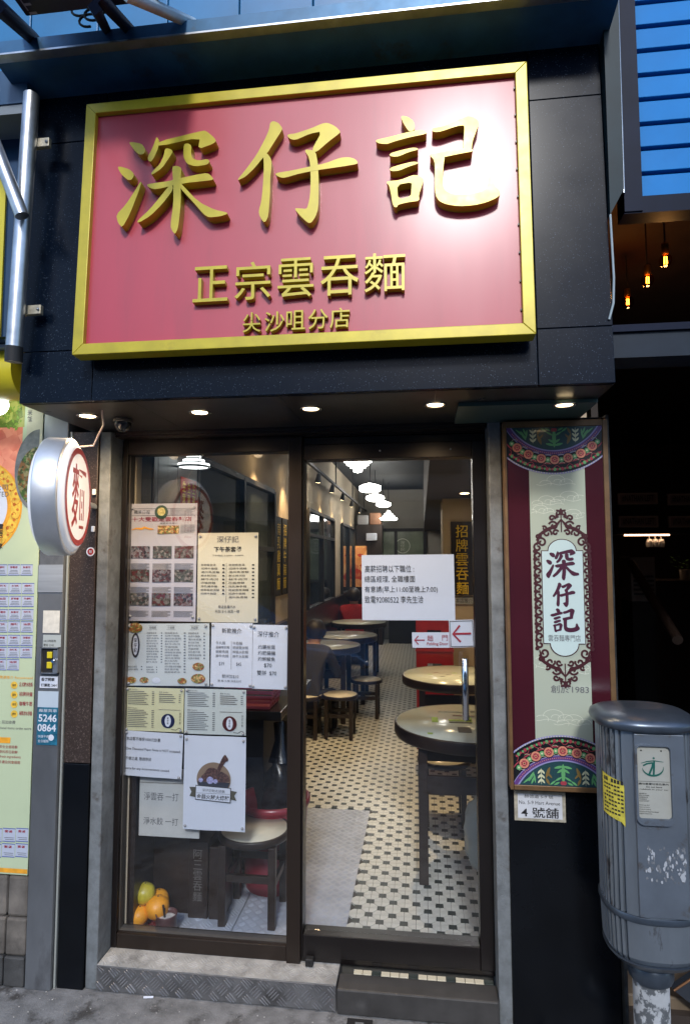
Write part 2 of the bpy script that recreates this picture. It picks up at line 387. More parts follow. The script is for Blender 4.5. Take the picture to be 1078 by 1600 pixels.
# ================================================================== shopfront base: steps
t = thing('metal_step', 'tread-plate metal step under the poster-covered window', 'step', (-.79, 0, 0))
MB().box((-1.25, YS, .003), (-.325, YF+.075, .094), bev=.003).build('step_body', [TREAD], t)
stuff(bars(MB(), .925, .088, .0325, lambda x, y, z: (-1.25+x, YS-z, .004+y), .040, .0050, .0024).build('raised_bars', M('worn_bar_metal', (.22, .22, .23), .36, .5, var=.45, scale=14), t))
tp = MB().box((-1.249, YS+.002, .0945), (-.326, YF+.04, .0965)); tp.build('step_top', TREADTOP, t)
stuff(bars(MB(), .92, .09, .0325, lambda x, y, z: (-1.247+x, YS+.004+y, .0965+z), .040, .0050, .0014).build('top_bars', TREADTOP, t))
t = thing('stone_step', 'dark polished stone doorstep below the glass door', 'step', (-.035, 0, 0))
MB().box((-.322, YS-.012, .003), (.254, .018, .091), bev=.006).build('step_body', M('dark_step_stone', (.045, .043, .042), .45, var=.3, scale=10, rvar=.1), t)
strip_ = MB()
for k in range(15):
    x = -.27+k*.0345; dk = k in (2, 6, 10, 14)
    strip_ = MB().box((x, .019, .07), (x+.0325, .043, .0905), bev=.001); strip_.build('mosaic_tile', TILEK if dk else CREAM, t)
# plates on the floor inside
t = thing('floor_plate', 'large flat tread-plate sheet on the floor behind the glass door', 'metal sheet', (-.56, .8, .0925))
MB().box((-.80, .125, .093), (-.33, 1.49, .1005), bev=.001).build('sheet', TREADIN, t)
stuff(bars(MB(), .47, 1.36, .024, lambda x, y, z: (-.80+x, .127+y, .1005+z), .030, .0038, .0016, nb=3).build('raised_bars', TREADIN, t))
t = thing('floor_plate', 'coarse tread-plate sheet on the floor behind the left window', 'metal sheet', (-1.0, .6, .0925))
MB().box((-1.215, .125, .093), (-.803, 1.1, .1005), bev=.001).build('sheet', TREADIN, t)
stuff(bars(MB(), .41, .97, .047, lambda x, y, z: (-1.213+x, .127+y, .1005+z), .050, .0062, .0025).build('raised_bars', TREADIN, t))

# ================================================================== posts and pilasters
def slab(name, label, cat, a, b, mat, bev=.004): return tag(MB().box(a, b, bev=bev).build(name, mat), label, cat)
slab('door_post', 'narrow worn grey post left of the poster-covered window', 'post', (-1.300, -.052, 0), (-1.252, .12, 2.168), CONC)
slab('door_post', 'narrow worn grey post between glass door and tall ornate panel', 'post', (.256, -.052, 0), (.303, .12, 2.168), CONC)
t = thing('stone_pilaster', 'brown granite pilaster with black base left of the window', 'pilaster', (-1.36, 0, 0))
MB().box((-1.412, YS, .845), (-1.3015, .11, 2.168), bev=.003).build('shaft', GRAN2, t)
MB().box((-1.410, YS-.002, 0), (-1.303, .11, .843), bev=.003).build('base', BLKGL, t)
MB().box((-1.421, YS-.006, 0), (-1.414, .1, 2.168)).build('edge_trim', M('pale_trim', (.42, .45, .43), .35, .3), t)
MB().box((-1.308, -.057, .843), (-1.3015, -.0525, 2.168)).build('corner_trim', FRAME, t)
# small stickers and screw on the pilaster
pil = t
def sheet(mb, name, mats, parent=None, **k): return mb.build(name, mats, parent, **k)
sk = thing('round_sticker', 'small round red and white sticker below the disc sign', 'sticker', AY(142, 862, YS-.001))
c = AY(142, 862, YS-.002); MB().disc(c.x, c.z, .018, YS-.002).build('sticker_face', WHITEP, sk)
MB().disc(c.x, c.z, .013, YS-.0026).text('麵', c.x-.006, c.z-.006, c.x+.006, c.z+.006, YS-.003, 1).build('print', [REDP, WHITEP], sk)

# grey steel post at the far left with stickers and fuse box
t = thing('steel_post', 'flat grey steel post beside the pale green menu board', 'post', (-1.48, 0, 0))
MB().box((-1.530, -.082, 0), (-1.4235, .1, 3.1), bev=.004).build('post_body', M('grey_blue_steel', (.16, .17, .185), .4, .45, var=.25, scale=4, stretch=(1, 1, .4), rvar=.1, dirt=((.07, .07, .075), 5, .56, .15)), t)
MB().box((-1.5295, -.0845, 1.515), (-1.424, -.0825, 1.625)).build('cover_strip', M('pale_cover', (.35, .38, .42), .4, .4, var=.3, scale=6, stretch=(.2, 1, 6)), t)
Yp = -.0835
def pr(x0, y0, x1, y1, Y=Yp):
    a = AY((x0+x1)/2, y0, Y); b = AY((x0+x1)/2, y1, Y); l = AY(x0, (y0+y1)/2, Y); r_ = AY(x1, (y0+y1)/2, Y)
    return l.x, b.z, r_.x, a.z
x0, z0, x1, z1 = pr(68, 954, 94, 989); tag(MB().box((x0, Yp-.001, z0), (x1, Yp, z1)).build('sticker', M('dirty_white_label', (.6, .58, .52), .6, var=.15, scale=40)), 'blank off-white label stuck on the grey steel post', 'sticker')
x0, z0, x1, z1 = pr(68, 992, 96, 1011); t = thing('sticker', 'pale label with fine print under the blank white label', 'sticker', ((x0+x1)/2, Yp, z0))
MB().box((x0, Yp-.001, z0), (x1, Yp, z1)).build('label_sheet', M('grey_label', (.36, .4, .4), .6), t); MB().rows(['', '24小時服務', '電話 2345'], x0+.003, z0, x1, z1, Yp-.0015).build('print', INK, t)
x0, z0, x1, z1 = pr(66, 1011, 94, 1052); t = thing('meter_box', 'small open steel box with yellow fuses on the grey post', 'box', ((x0+x1)/2, Yp, z0))
MB().box((x0, Yp-.012, z0), (x0+.004, Yp, z1)).box((x1-.004, Yp-.012, z0), (x1, Yp, z1)).box((x0, Yp-.012, z1-.004), (x1, Yp, z1)).box((x0, Yp-.012, z0), (x1, Yp, z0+.004)).build('box_frame', STEEL, t)
MB().box((x0+.004, Yp-.002, z0+.004), (x1-.004, Yp, z1-.004)).build('back_plate', BLACK, t)
for k in (0, 1): MB().box((x0+.026, Yp-.009, z0+.02+k*.04), (x0+.048, Yp-.002, z0+.045+k*.04), bev=.002).build('fuse', YELLOW, t)
MB().box((x1-.02, Yp-.014, z0+.004), (x1-.002, Yp-.010, z1-.01)).build('lid', STEEL, t); MB().lathe([(.006, 0), (.006, .008)], (x1-.014, Yp-.02, (z0+z1)/2), axis=(0, -1, 0)).build('lock', CHROME, t)
x0, z0, x1, z1 = pr(63, 1057, 91, 1075); t = thing('sticker', 'torn white sticker with black characters below the fuse box', 'sticker', ((x0+x1)/2, Yp, z0))
MB().box((x0, Yp-.001, z0), (x1, Yp, z1)).build('label_sheet', PAPER, t); MB().rows(['香港開鎖', '打鎖匙 24H'], x0+.006, z0, x1-.004, z1, Yp-.0015, bold=.02).build('print', INK, t)
x0, z0, x1, z1 = pr(59, 1080, 91, 1164); t = thing('sticker', 'blue sticker with a white phone number on the grey post', 'sticker', ((x0+x1)/2, Yp, z0)); h = z1-z0; w = x1-x0
MB().box((x0, Yp-.001, z0), (x1, Yp, z0+h*.7)).box((x0, Yp-.001, z0+h*.7), (x1, Yp, z1), 1).build('label_sheet', [M('sticker_blue', (.015, .12, .2), .4, var=.5, scale=40), M('sticker_pale', (.42, .5, .58), .5)], t)
MB().text('5246', x0+.006, z0+h*.43, x1-.004, z0+h*.57, Yp-.0015, bold=.02).text('0864', x0+.003, z0+h*.25, x1-.006, z0+h*.39, Yp-.0015, bold=.02).text('搬屋貨車', x0+.006, z0+h*.61, x1-.004, z0+h*.67, Yp-.0015).disc(x1-.025, z0+h*.14, .012, Yp-.0015).rows(['快捷平價', '全日服務'], x0+.006, z0+h*.03, x0+w*.6, z0+h*.2, Yp-.0015).build('print', PAPER, t)

# ================================================================== canopy over the shopfront
TILT = R(2.5); ZB = 2.172
def cy(z): return -.505 + (z-ZB)*math.tan(TILT)      # leaning face of the canopy
XL, XR = -1.345, .585
can = thing('shop_canopy', 'black granite clad canopy box carrying the big red sign', 'canopy', ((XL+XR)/2, -.3, ZB))
def panel(x0, z0, x1, z1, th=.02, mat=GRAN, name='cladding_panel', parent=can, off=0):
    g = .0012; x0 += g; x1 -= g; z0 += g; z1 -= g
    vs = [(x0, cy(z0)-off, z0), (x1, cy(z0)-off, z0), (x1, cy(z1)-off, z1), (x0, cy(z1)-off, z1)]
    vs += [(v[0], v[1]+th, v[2]) for v in vs]
    return MB().add(vs, [(0,1,2,3),(7,6,5,4),(0,4,5,1),(1,5,6,2),(2,6,7,3),(3,7,4,0)]).build(name, mat, parent, bevel=.0015)
zt = 3.34
for xs in ((XL, -1.085), (-1.085, .36), (.36, XR)):
    panel(xs[0], ZB, xs[1], 2.352); panel(xs[0], 2.352, xs[1], 3.12); panel(xs[0], 3.12, xs[1], zt)
MB().box((XL+.004, -.43, ZB+.012), (XR-.004, .028, zt)).build('core', BLACK, can)
sof = MB()
for a, b in ((XL, -.95), (-.95, -.45), (-.45, .05), (.05, XR)):
    MB().box((a+.001, -.484, ZB), (b-.001, .028, ZB+.011)).build('soffit_panel', M('soffit_metal', (.05, .045, .042), .3, .5, var=.2, scale=3, rvar=.08), can)
MB().box((.13, -.33, ZB-.014), (XR-.005, -.06, ZB-.001)).build('soffit_plate', M('teal_plate', (.05, .09, .085), .4, .3), can)
MB().box((-1.25, -.02, ZB-.022), (.25, .03, ZB-.001)).box((-1.25, -.028, ZB-.012), (.25, -.021, ZB-.001)).build('soffit_trim', FRAME, can)
# metal eave above the sign, flashing at the right end
t = thing('metal_eave', 'long metal eave above the black canopy, reflected sky blue put in its colour', 'eave', ((XL+XR)/2, -.55, 3.2))
ev = MB()
zf = AY(270, 55, -.63).z
ev.add([(XL-.06, -.63, zf), (XR+.02, -.63, zf), (XR+.02, -.63, zf+.045), (XL-.06, -.63, zf+.045), (XL-.06, -.28, zf+.10), (XR+.02, -.28, zf+.10), (XL-.06, -.40, zf-.035), (XR+.02, -.40, zf-.035)],
       [(0,1,2,3), (3,2,5,4), (1,0,6,7), (0,3,4,6), (1,7,5,2), (6,4,5,7)]); ev.build('eave_sheet', M('eave_sky_metal', (.03, .10, .19), .42, .35, var=.3, scale=6, rvar=.12, dirt=((.05, .06, .07), 7, .58, .12)), t)  # base blue deepened so the sheet carries the sky's reflection
MB().box((XL-.06, -.634, zf-.006), (XR+.02, -.6, zf)).build('drip_edge', STEEL, t)
t = thing('canopy_end_cap', 'dark folded metal trim at the right end of the canopy', 'trim', (XR+.03, -.45, 2.37))
MB().prism([(XR+.002, 2.70), (XR+.045, 2.78), (XR+.05, 3.45), (XR+.002, 3.45)], -.50, -.42).build('trim_sheet', M('teal_black_metal', (.006, .018, .024), .45, .05, spec=.2, var=.3, scale=6), t)
MB().tube([(XR+.052, -.475, 2.78), (XR+.056, -.475, 3.45)], .004).build('edge_bead', STEEL, t)
MB().tube([(XR+.002, -.5, 2.70), (XR+.006, -.5, 2.5), (XR+.002, -.5, 2.42), (XR-.012, -.5, 2.37)], .0035).build('sealant_line', M('old_sealant', (.3, .36, .38), .6), t)

# ------------------------------------------------------------------ big sign
SB = Vector((-.384, -.583, 2.3055))          # bottom centre of the sign face
sg = thing('shop_sign', 'large red signboard with raised gold characters and gold frame', 'signboard', SB, rot=(-TILT, 0, 0))
nrm = Vector((0, -math.cos(TILT), math.sin(TILT)))*1; up_ = Vector((0, math.sin(TILT), math.cos(TILT)))
def S(x, y, off=0.):
    """photograph point onto the leaning sign plane, in sign coordinates"""
    d = ray(x, y); p0 = SB + nrm*off; k = (p0-CAM).dot(nrm)/d.dot(nrm); q = CAM + d*k - SB
    return q.x, q.dot(up_)
corn = [S(113, 555), S(838, 522), S(822, 95), S(135, 163)]
wL = (corn[0][0]+corn[3][0])/2; wR = (corn[1][0]+corn[2][0])/2; hT = (corn[2][1]+corn[3][1])/2
fw = .036
MB().box((wL+fw, 0.018, fw), (wR-fw, .05, hT-fw)).build('red_panel', SIGNRED, sg, local=True)
def fr(pts, name='frame_bar'):
    vs = [(p[0], 0, p[1]) for p in pts]+[(p[0], .055, p[1]) for p in pts]
    MB().add(vs, [(0,1,2,3),(7,6,5,4),(0,4,5,1),(1,5,6,2),(2,6,7,3),(3,7,4,0)]).build(name, GOLD, sg, local=True, bevel=.002)
fr([(wL, 0), (wR, 0), (wR-fw, fw), (wL+fw, fw)]); fr([(wL+fw, hT-fw), (wR-fw, hT-fw), (wR, hT), (wL, hT)])
fr([(wL, 0), (wL+fw, fw), (wL+fw, hT-fw), (wL, hT)]); fr([(wR-fw, fw), (wR, 0), (wR, hT), (wR-fw, hT-fw)])
MB().box((wL+.01, .056, .01), (wR-.01, .066, hT-.01)).build('backing_board', BLACK, sg, local=True)
for k in range(9):
    z = .08+k*(hT-.16)/8; MB().box((wR-fw-.004, .012, z), (wR-fw-.0005, .0178, z+.006)).build('fixing_clip', FRAMEB, sg, local=True)
def smooth_loop(pts, it=1):
    for _ in range(it):
        o = []
        for i in range(len(pts)):
            a, b = Vector(pts[i]), Vector(pts[(i+1) % len(pts)])
            if (b-a).length > 1e-6: o += [tuple(a*.8+b*.2), tuple(a*.2+b*.8)]
        pts = o
    return pts
GLY = []
def glyph(strokes, ox, oy, k):
    GLY.append(strokes)
    mb = MB()
    for i, s_ in enumerate(strokes):
        hole = None
        if isinstance(s_, tuple): s_, hole = s_
        cv = lambda q: smooth_loop([S(ox+a/k, oy+b/k, .013) for a, b in q])
        mb.prism(cv(s_), -.013-i*.0004, .0179, 0, [cv(hole)] if hole else None)
    o = mb.build('character', GOLD, sg, local=True); return o
glyph([[(78,155),(95,150),(150,160),(168,185),(168,210),(150,222),(125,215)],
 [(15,292),(30,288),(80,303),(105,325),(106,345),(90,365),(70,362),(35,330)],
 [(145,370),(150,385),(85,555),(42,632),(18,605),(8,560),(60,505),(110,430)],
 [(235,122),(248,140),(245,180),(225,230),(205,262),(188,258),(185,235),(210,190),(225,150)],
 [(243,150),(480,92),(510,88),(560,130),(568,150),(545,165),(468,192),(478,125),(243,178)],
 [(283,188),(310,190),(328,205),(300,250),(265,300),(208,338),(205,325),(255,275),(275,230)],
 [(388,165),(410,160),(430,172),(428,215),(435,245),(470,258),(520,248),(533,262),(520,280),(450,290),(405,275),(385,235)],
 [(180,395),(195,388),(310,372),(330,365),(500,328),(530,332),(555,360),(545,368),(380,385),(230,420),(200,412)],
 [(322,290),(350,288),(375,298),(370,360),(372,500),(362,590),(355,640),(340,670),(325,655),(313,625),(330,500),(330,380)],
 [(320,385),(330,420),(270,500),(200,570),(135,608),(127,598),(200,530),(270,445)],
 [(368,375),(375,390),(470,490),(560,535),(632,550),(630,560),(590,572),(530,578),(500,560),(440,490),(365,410)]], 180, 180, 3.593)
glyph([[(320,110),(345,97),(385,112),(415,150),(415,170),(350,270),(300,350),(255,400),(190,480),(120,545),(65,572),(60,565),(130,480),(210,370),(275,250),(310,170)],
 [(265,365),(295,355),(330,405),(330,470),(320,560),(318,700),(305,860),(285,905),(265,908),(235,860),(228,820),(250,740),(262,620),(270,470)],
 [(455,215),(470,205),(520,200),(640,160),(740,118),(780,113),(840,140),(880,180),(878,195),(780,270),(690,350),(650,335),(735,182),(640,200),(540,245),(510,250),(475,240)],
 [(597,340),(610,328),(650,332),(685,350),(698,420),(705,500),(710,640),(705,800),(685,865),(650,915),(625,918),(570,870),(512,800),(560,800),(605,805),(620,790),(640,700),(645,560),(640,440),(628,385)],
 [(360,525),(380,515),(490,498),(640,465),(760,440),(880,395),(950,390),(1000,405),(1022,430),(1015,445),(900,465),(710,492),(560,520),(440,555),(410,555),(375,540)]], 360, 170, 5.133)
glyph([[(238,65),(250,55),(295,65),(335,95),(348,130),(345,165),(325,180),(300,178),(280,150),(255,110)],
 [(35,260),(45,248),(150,225),(330,178),(400,170),(435,180),(445,200),(300,230),(190,260),(130,282),(90,282),(55,275)],
 [(145,370),(160,355),(250,330),(330,313),(365,315),(377,328),(300,348),(220,382),(180,385),(155,380)],
 [(147,488),(160,472),(250,445),(335,425),(370,430),(377,440),(300,465),(225,497),(175,502),(155,498)],
 ([(120,592),(140,582),(230,575),(330,535),(365,535),(405,555),(420,575),(405,620),(380,690),(385,740),(300,750),(215,770),(205,792),(185,790),(170,760),(160,690),(145,620)], [(205,612),(325,590),(322,640),(318,705),(215,730)]),
 [(487,168),(500,158),(580,145),(690,95),(770,62),(810,68),(855,95),(862,125),(840,180),(810,260),(802,335),(735,335),(740,250),(745,180),(745,135),(690,140),(560,185),(520,190),(492,185)],
 [(475,372),(560,350),(735,320),(800,318),(815,345),(740,358),(560,395),(500,400)],
 [(470,370),(490,365),(560,360),(588,385),(580,440),(572,520),(572,620),(590,660),(650,690),(760,695),(880,670),(925,640),(940,560),(950,530),(965,560),(985,620),(1025,660),(1032,690),(1000,720),(920,755),(820,778),(700,785),(600,770),(545,745),(515,700),(508,600),(510,450),(500,410),(480,390)]], 580, 170, 5.133)
def sign_text(body, boxes, dep, bold):
    for ch, (a, b, c_, d_) in zip(body, boxes):
        q = [S(x, y, .004) for x, y in ((a, b), (c_, b), (c_, d_), (a, d_))]
        sk_ = ((q[1][1]-q[0][1])+(q[2][1]-q[3][1]))/2
        MB().text(ch, (q[0][0]+q[3][0])/2, (q[2][1]+q[3][1])/2, (q[1][0]+q[2][0])/2, (q[0][1]+q[1][1])/2, .0179, depth=dep, bold=bold).build('character', GOLD, sg, local=True)
sign_text('正宗雲吞麵', [(302,416,356,471), (367,409,423,468), (434,403,490,464), (501,399,560,461), (569,395,633,455)], .022, 0)
sign_text('尖沙咀分店', [(379,487,407,518), (413,486,444,517), (447,484,476,514), (481,482,512,513), (515,480,546,511)], .018, .002)

# ------------------------------------------------------------------ under the canopy
dl0 = None; lampspots = [(-1.204, 14), (-.779, 14), (-.377, 5), (.053, 7), (.477, 3)]
names = ['lit recessed downlight at the left end of the canopy above the disc sign', 'lit recessed downlight above the newspaper poster, second from left', 'recessed downlight above the middle mullion, third from left',
         'recessed downlight above the glass door, fourth from left', 'dim recessed downlight above the tall ornate panel']
for (x, e), lb in zip(lampspots, names):
    d = thing('downlight', lb, 'downlight', (x, -.317, ZB), 'downlights in the canopy soffit')
    zz = ZB-.0145 if x > .2 else ZB
    MB().lathe([(.030, -.0005), (.038, -.001), (.040, -.004), (.036, -.006), (.029, -.004)], (x, -.317, zz), 28, caps=False).build('trim_ring', BRUSH, d)
    MB().lathe([(.028, 0), (.028, .001)], (x, -.317, zz-.0025), 24).build('lens', M('lens_%g' % e, (.9, .8, .6), .3, emit=float(e), ecol=(1, .74, .42)), d)
    if e > 4:
        sp = bpy.data.lights.new('downlight_beam', 'SPOT'); sp.energy = e*1.0; sp.color = (1, .72, .42); sp.spot_size = R(165); sp.spot_blend = .8; sp.shadow_soft_size = .025
        so_ = bpy.data.objects.new('downlight_beam', sp); COL.objects.link(so_); so_.parent = d; so_.location = (0, 0, -.012)
t = thing('dome_camera', 'small black dome security camera under the canopy', 'camera', (-1.102, -.249, ZB))
MB().lathe([(.034, 0), (.036, -.012), (.034, -.014)], (-1.102, -.249, ZB-.001), 28).build('mount', BLACK, t)
MB().lathe([(.031, -.014), (.030, -.026), (.024, -.040), (.012, -.049), (0, -.051)], (-1.102, -.249, ZB), 28).build('dome', M('smoked_dome', (.01, .01, .012), .08), t)

# ------------------------------------------------------------------ round lightbox sign
nv = Vector((.958, .287, 0)).normalized(); tv = Vector((-nv.y, nv.x, 0))
dc = Vector((-1.152, -.45, 1.858))
t = thing('round_lightbox', 'round white projecting sign with red ring on a brushed metal drum', 'sign', dc-Vector((0, 0, .205)))
MB().lathe([(.188, -.094), (.196, -.092), (.198, -.088), (.198, -.022), (.196, -.018), (.188, -.016)], dc, 64, axis=nv).build('drum', M('drum_aluminium', (.72, .73, .75), .42, .75, var=.06, scale=20), t)
WL = M('lightbox_white', (.80, .80, .82), .25, emit=.12, ecol=(.9, .92, 1))
MB().lathe([(0, .001), (.160, .001), (.170, -.001), (.187, -.0155), (.187, -.017)], dc, 64, axis=nv).build('face', WL, t)
MB().lathe([(.187, -.093), (.187, -.095), (.170, -.108), (.160, -.110), (0, -.110)], dc, 64, axis=nv).build('back_face', WL, t)
g = MB(); g.ring(0, 0, .146, .166, 0, n=64)
mt_ = Matrix.Translation(dc+nv*.0018) @ Matrix((tv, -nv, Vector((0, 0, 1)))).transposed().to_4x4()
g2 = MB().text('麵', -.088, -.108, .088, .108, 0, bold=.008); g.add(g2.v, g2.f); g.xf(mt_); g.build('print', M('sign_red_print', (.30, .012, .01), .4), t)
MB().tube([dc-nv*.04+tv*.19, dc-nv*.04+tv*.41], .012).build('bracket', STEEL, t)
for dz in (.06, -.09): MB().box((-1.318, YS-.012, dc.z+dz-.012), (-1.304, YS-.003, dc.z+dz+.012), bev=.003).build('bracket_foot', WHITEP, t)
a = AZ(160, 641, ZB); b = dc-nv*.04+tv*.10+Vector((0, 0, .168))
tag(MB().tube([a, a+Vector((.002, .01, -.05)), (a+b)/2+Vector((.014, .01, -.05)), b+Vector((.012, .0, .02)), b], .0032).build('power_cable', M('pale_cable', (.6, .45, .38), .5)), 'pale thin cable from the soffit to the disc sign', 'cable')

# ------------------------------------------------------------------ pipes at the upper left
t = thing('drain_pipe', 'vertical grey metal pipe clipped to the left end of the canopy', 'pipe', (-1.33, -.54, 2.3))
MB().tube([(-1.312, -.545, 3.24), (-1.330, -.56, 2.345)], .026, n=24).tube([(-1.330, -.56, 2.35), (-1.333, -.555, 2.30)], .0275, 1, n=24).build('pipe_run', [STEEL, BLACK], t)
for px, py in ((75, 226), (62, 486)):
    p = AY(px, py, -.52); MB().box((p.x-.055, -.535, p.z-.016), (p.x+.014, -.518, p.z+.016), bev=.002).build('clip', M('clip_metal', (.42, .37, .27), .45, .5, var=.3, scale=40), t)
    MB().lathe([(.005, 0), (.005, .004), (0, .006)], (p.x+.006, -.535, p.z), 10, axis=(0, -1, 0)).build('screw', STEEL, t)
tag(MB().tube([(-1.62, -.66, 3.52), (-1.385, -.63, 3.03), (-1.291, -.60, 2.775)], .022, n=20).build('diagonal_pipe', STEEL), 'slanting grey metal pipe meeting the vertical drain pipe', 'pipe')

# ------------------------------------------------------------------ upper left neighbour and structure above the eave
t = thing('neighbour_fascia', 'dark blue glossy fascia with yellow strips at the left edge', 'fascia', (-1.7, -.35, 2.3))
MB().box((-2.3, -.40, 2.45), (-1.372, -.30, 3.20)).build('glass_panel', M('blue_black_glass', (.01, .03, .07), .12, var=.4, scale=3), t)
MB().box((-1.398, -.408, 2.4), (-1.387, -.401, 3.19)).build('yellow_strip', YELLOW, t)
MB().box((-1.424, -.408, 2.45), (-1.419, -.401, 3.19)).build('chrome_strip', CHROME, t)
MB().box((-1.62, -.409, 2.45), (-1.497, -.401, 3.07)).build('yellow_board', YELLOW, t)
MB().box((-2.3, -.52, 3.20), (-1.352, -.30, 3.235)).box((-2.3, -.525, 3.235), (-1.345, -.3, 3.36), 1).build('top_box', [M('fascia_grey', (.2, .23, .26), .5), M('fascia_blue', (.03, .08, .16), .4)], t)
t = thing('yellow_awning', 'rounded yellow awning edge at the far left under the fascia', 'awning', (-1.7, -.3, 2.25))
MB().lathe([(.10, -.5), (.10, .22)], (-1.72, -.24, 2.36), 32, axis=(1, 0, 0)).build('roll', YELLOW, t)
MB().box((-2.3, -.335, 2.435), (-1.525, -.30, 2.447)).build('top_flap', PAPER, t)
t = thing('globe_lamp', 'lit white globe lamp cut by the left picture edge', 'lamp', (-1.62, -.25, 2.18))
p = AY(-4, 632, -.2); MB().ball((p.x, p.y, p.z), .042).build('globe', M('lit_globe', (.9, .95, .95), .3, emit=6, ecol=(.9, 1, .97)), t); MB().tube([(p.x, p.y, p.z+.04), (p.x, p.y, p.z+.08)], .01).build('stem', BLACK, t)

t = thing('upper_facade', 'blue panelled facade wall above the metal eave', 'facade', (-.4, -.1, 3.3))
for k in range(13):
    x = -2.2+k*.30; MB().box((x+.002, -.16, zf+.02), (x+.298, -.10, 5.2), bev=.004).build('wall_panel', M('facade_blue', (.008, .13, .29), .4, var=.25, scale=2, rvar=.1), t)
MB().box((-2.2, -.30, zf+.105), (1.6, -.161, zf+.125)).build('ledge', M('ledge_blue', (.25, .42, .5), .45, .2, var=.2), t)
for px0, py0, px1, py1, w_, mt_, lb in ((0, 12, 55, 62, .026, DARKB, 'dark steel brace at the far upper left above the eave'), (155, -5, 205, 48, .024, DARKB, 'dark steel brace with cables above the eave'), (150, 15, 168, 50, .018, DARKB, 'thin short dark steel brace beside the cabled brace'), (205, -6, 300, 36, .019, M('pale_blue_steel', (.4, .5, .55), .4, .2, var=.2), 'pale flat steel brace above the eave')):
    a = AY(px0, py0, -.95); b = AY(px1, py1, -.55); d = (b-a).normalized()*.04
    tag(MB().tube([a-d, b+d], w_, n=4).build('steel_brace', mt_), lb, 'brace')
a = AY(-30, -60, -.75); b = AY(195, 0, -.75)
t = thing('hanging_sign_box', 'dark sign box with faded lettering at the upper left corner', 'sign', (-1.2, -.75, 3.6))
zb_ = 3.325
MB().box((-1.195, -.90, zb_), (-.72, -.75, zb_+.3), bev=.004).build('box_body', M('sign_box_dark', (.03, .035, .05), .45, var=.2), t)
l = MB().text('ITEM', -.07, -.012, .07, .012, 0, bold=.01); l.v = [(-1.165-v[2], -.826-v[0], zb_-.001) for v in l.v]
l.build('lettering', M('faded_letters', (.35, .38, .42), .6), t)
for k, (px, py) in enumerate(((128, 15), (148, 22), (140, 32))):
    c = AY(px, py, -.62); tag(MB().tube([c+Vector((.035*math.cos(R(a_)), 0, .022*math.sin(R(a_)))) for a_ in range(0, 300, 20)], .004).build('loose_cable', BLACK), ['black cable loop hanging left of the braces', 'black cable loop between the two dark braces', 'lowest black cable loop beside the dark braces'][k], 'cable')

# ================================================================== left neighbour: menu board and stone base
xb = -1.533
t = thing('menu_board', 'tall pale green menu board of the neighbouring shop', 'menu board', (-1.9, -.08, .41))
YB = -.082
MB().box((-2.3, YB, .42), (xb, .0, 2.45)).build('board', M('pale_green_print', (.46, .54, .36), .4, var=.05, scale=3), t)
ORG = M('orange_print', (.75, .34, .03), .4, var=.2, scale=30); YEL = M('golden_print', (.72, .46, .06), .4, var=.25, scale=45)
cx, cz, rr = AY(-35, 792, YB).x, AY(0, 793, YB).z, .2
MB().disc(cx, cz, rr, YB-.001, 0, 64).build('logo_rim', ORG, t); MB().disc(cx, cz, rr*.965, YB-.0014, 0, 64).build('logo_field', YEL, t)
MB().disc(cx, cz, rr*.76, YB-.0018, 0, 64).build('logo_ring', ORG, t); MB().disc(cx, cz, rr*.68, YB-.0022, 0, 64).build('logo_centre', PAPER, t)
g = MB()
for k in range(26):
    a_ = R(-80+k*7); rr_ = rr*(.86+.05*math.sin(k*2.4)); g.disc(cx+rr_*math.cos(a_), cz+rr_*math.sin(a_), .004+.004*((k*7) % 5)/5, YB-.0026, n=10)
for k in range(8):
    a_ = R(-70+k*20); c0, c1 = cx+rr*.86*math.cos(a_), cz+rr*.86*math.sin(a_)
    g.strip([(c0+(.004+.0022*i)*math.cos(i*.7), c1+(.004+.0022*i)*math.sin(i*.7)) for i in range(10)], .0018, YB-.0026)
g.build('logo_ornament', M('orange_dark_print', (.55, .15, .02), .5), t)
x0, z0, x1, z1 = pr(0, 757, 15, 776, YB); MB().text('公司', x0-.02, z0+.027, x1-.005, z1, YB-.0028).text('LIMITED', x0-.05, z0, x1, z0+.02, YB-.0028).build('logo_lettering', INKG, t)
x0, z0, x1, z1 = pr(-1, 818, 6, 858, YB); MB().column('雲吞麵家', x0, z0, x1, z1, YB-.003, bold=.02).build('logo_column', INK, t)
BL = M('box_blue', (.07, .1, .35), .5); CELL = M('cell_white', (.42, .46, .56), .5)
prices = ['鮮蝦雲吞麵', '牛腩麵', '淨雲吞', '魚蛋河', '炸醬麵', '水餃麵', '撈麵', '油菜']
for r_ in range(8):
    yy = (883, 912, 932, 953, 972, 993, 1012, 1031)[r_]; ye = yy+15
    for c_ in range(4):
        xx = -24+c_*20-r_*.6+(-3 if r_ == 0 else 0)
        if r_ == 7 and c_ == 3: continue
        x0, z0, x1, z1 = pr(xx, yy, xx+19, ye, YB); x1 = min(x1, xb-.001); x0 = min(x0, xb-.012)
        cell = MB().rect(x0, z0, x1, z1, YB-.001, 0).rect(x0, z1, x1, z1+.0028, YB-.0012, 1).rect(x0, z0-.0028, x1, z0, YB-.0012, 1).build('price_cell', [CELL, BL], t)
        if x1-x0 > .03:
            g = MB().text(prices[(r_*3+c_) % 8][:3], x0+.010, z1-.013, x1-.010, z1-.004, YB-.0016, 0, bold=.015)
            for k in range(3): g.rect(x0+.006+.003*k, z0+.005+k*.006, x1-.006-.002*k, z0+.0068+k*.006, YB-.0016, 1)
            g.build('print', [INKB, INKG], cell)
g = MB()
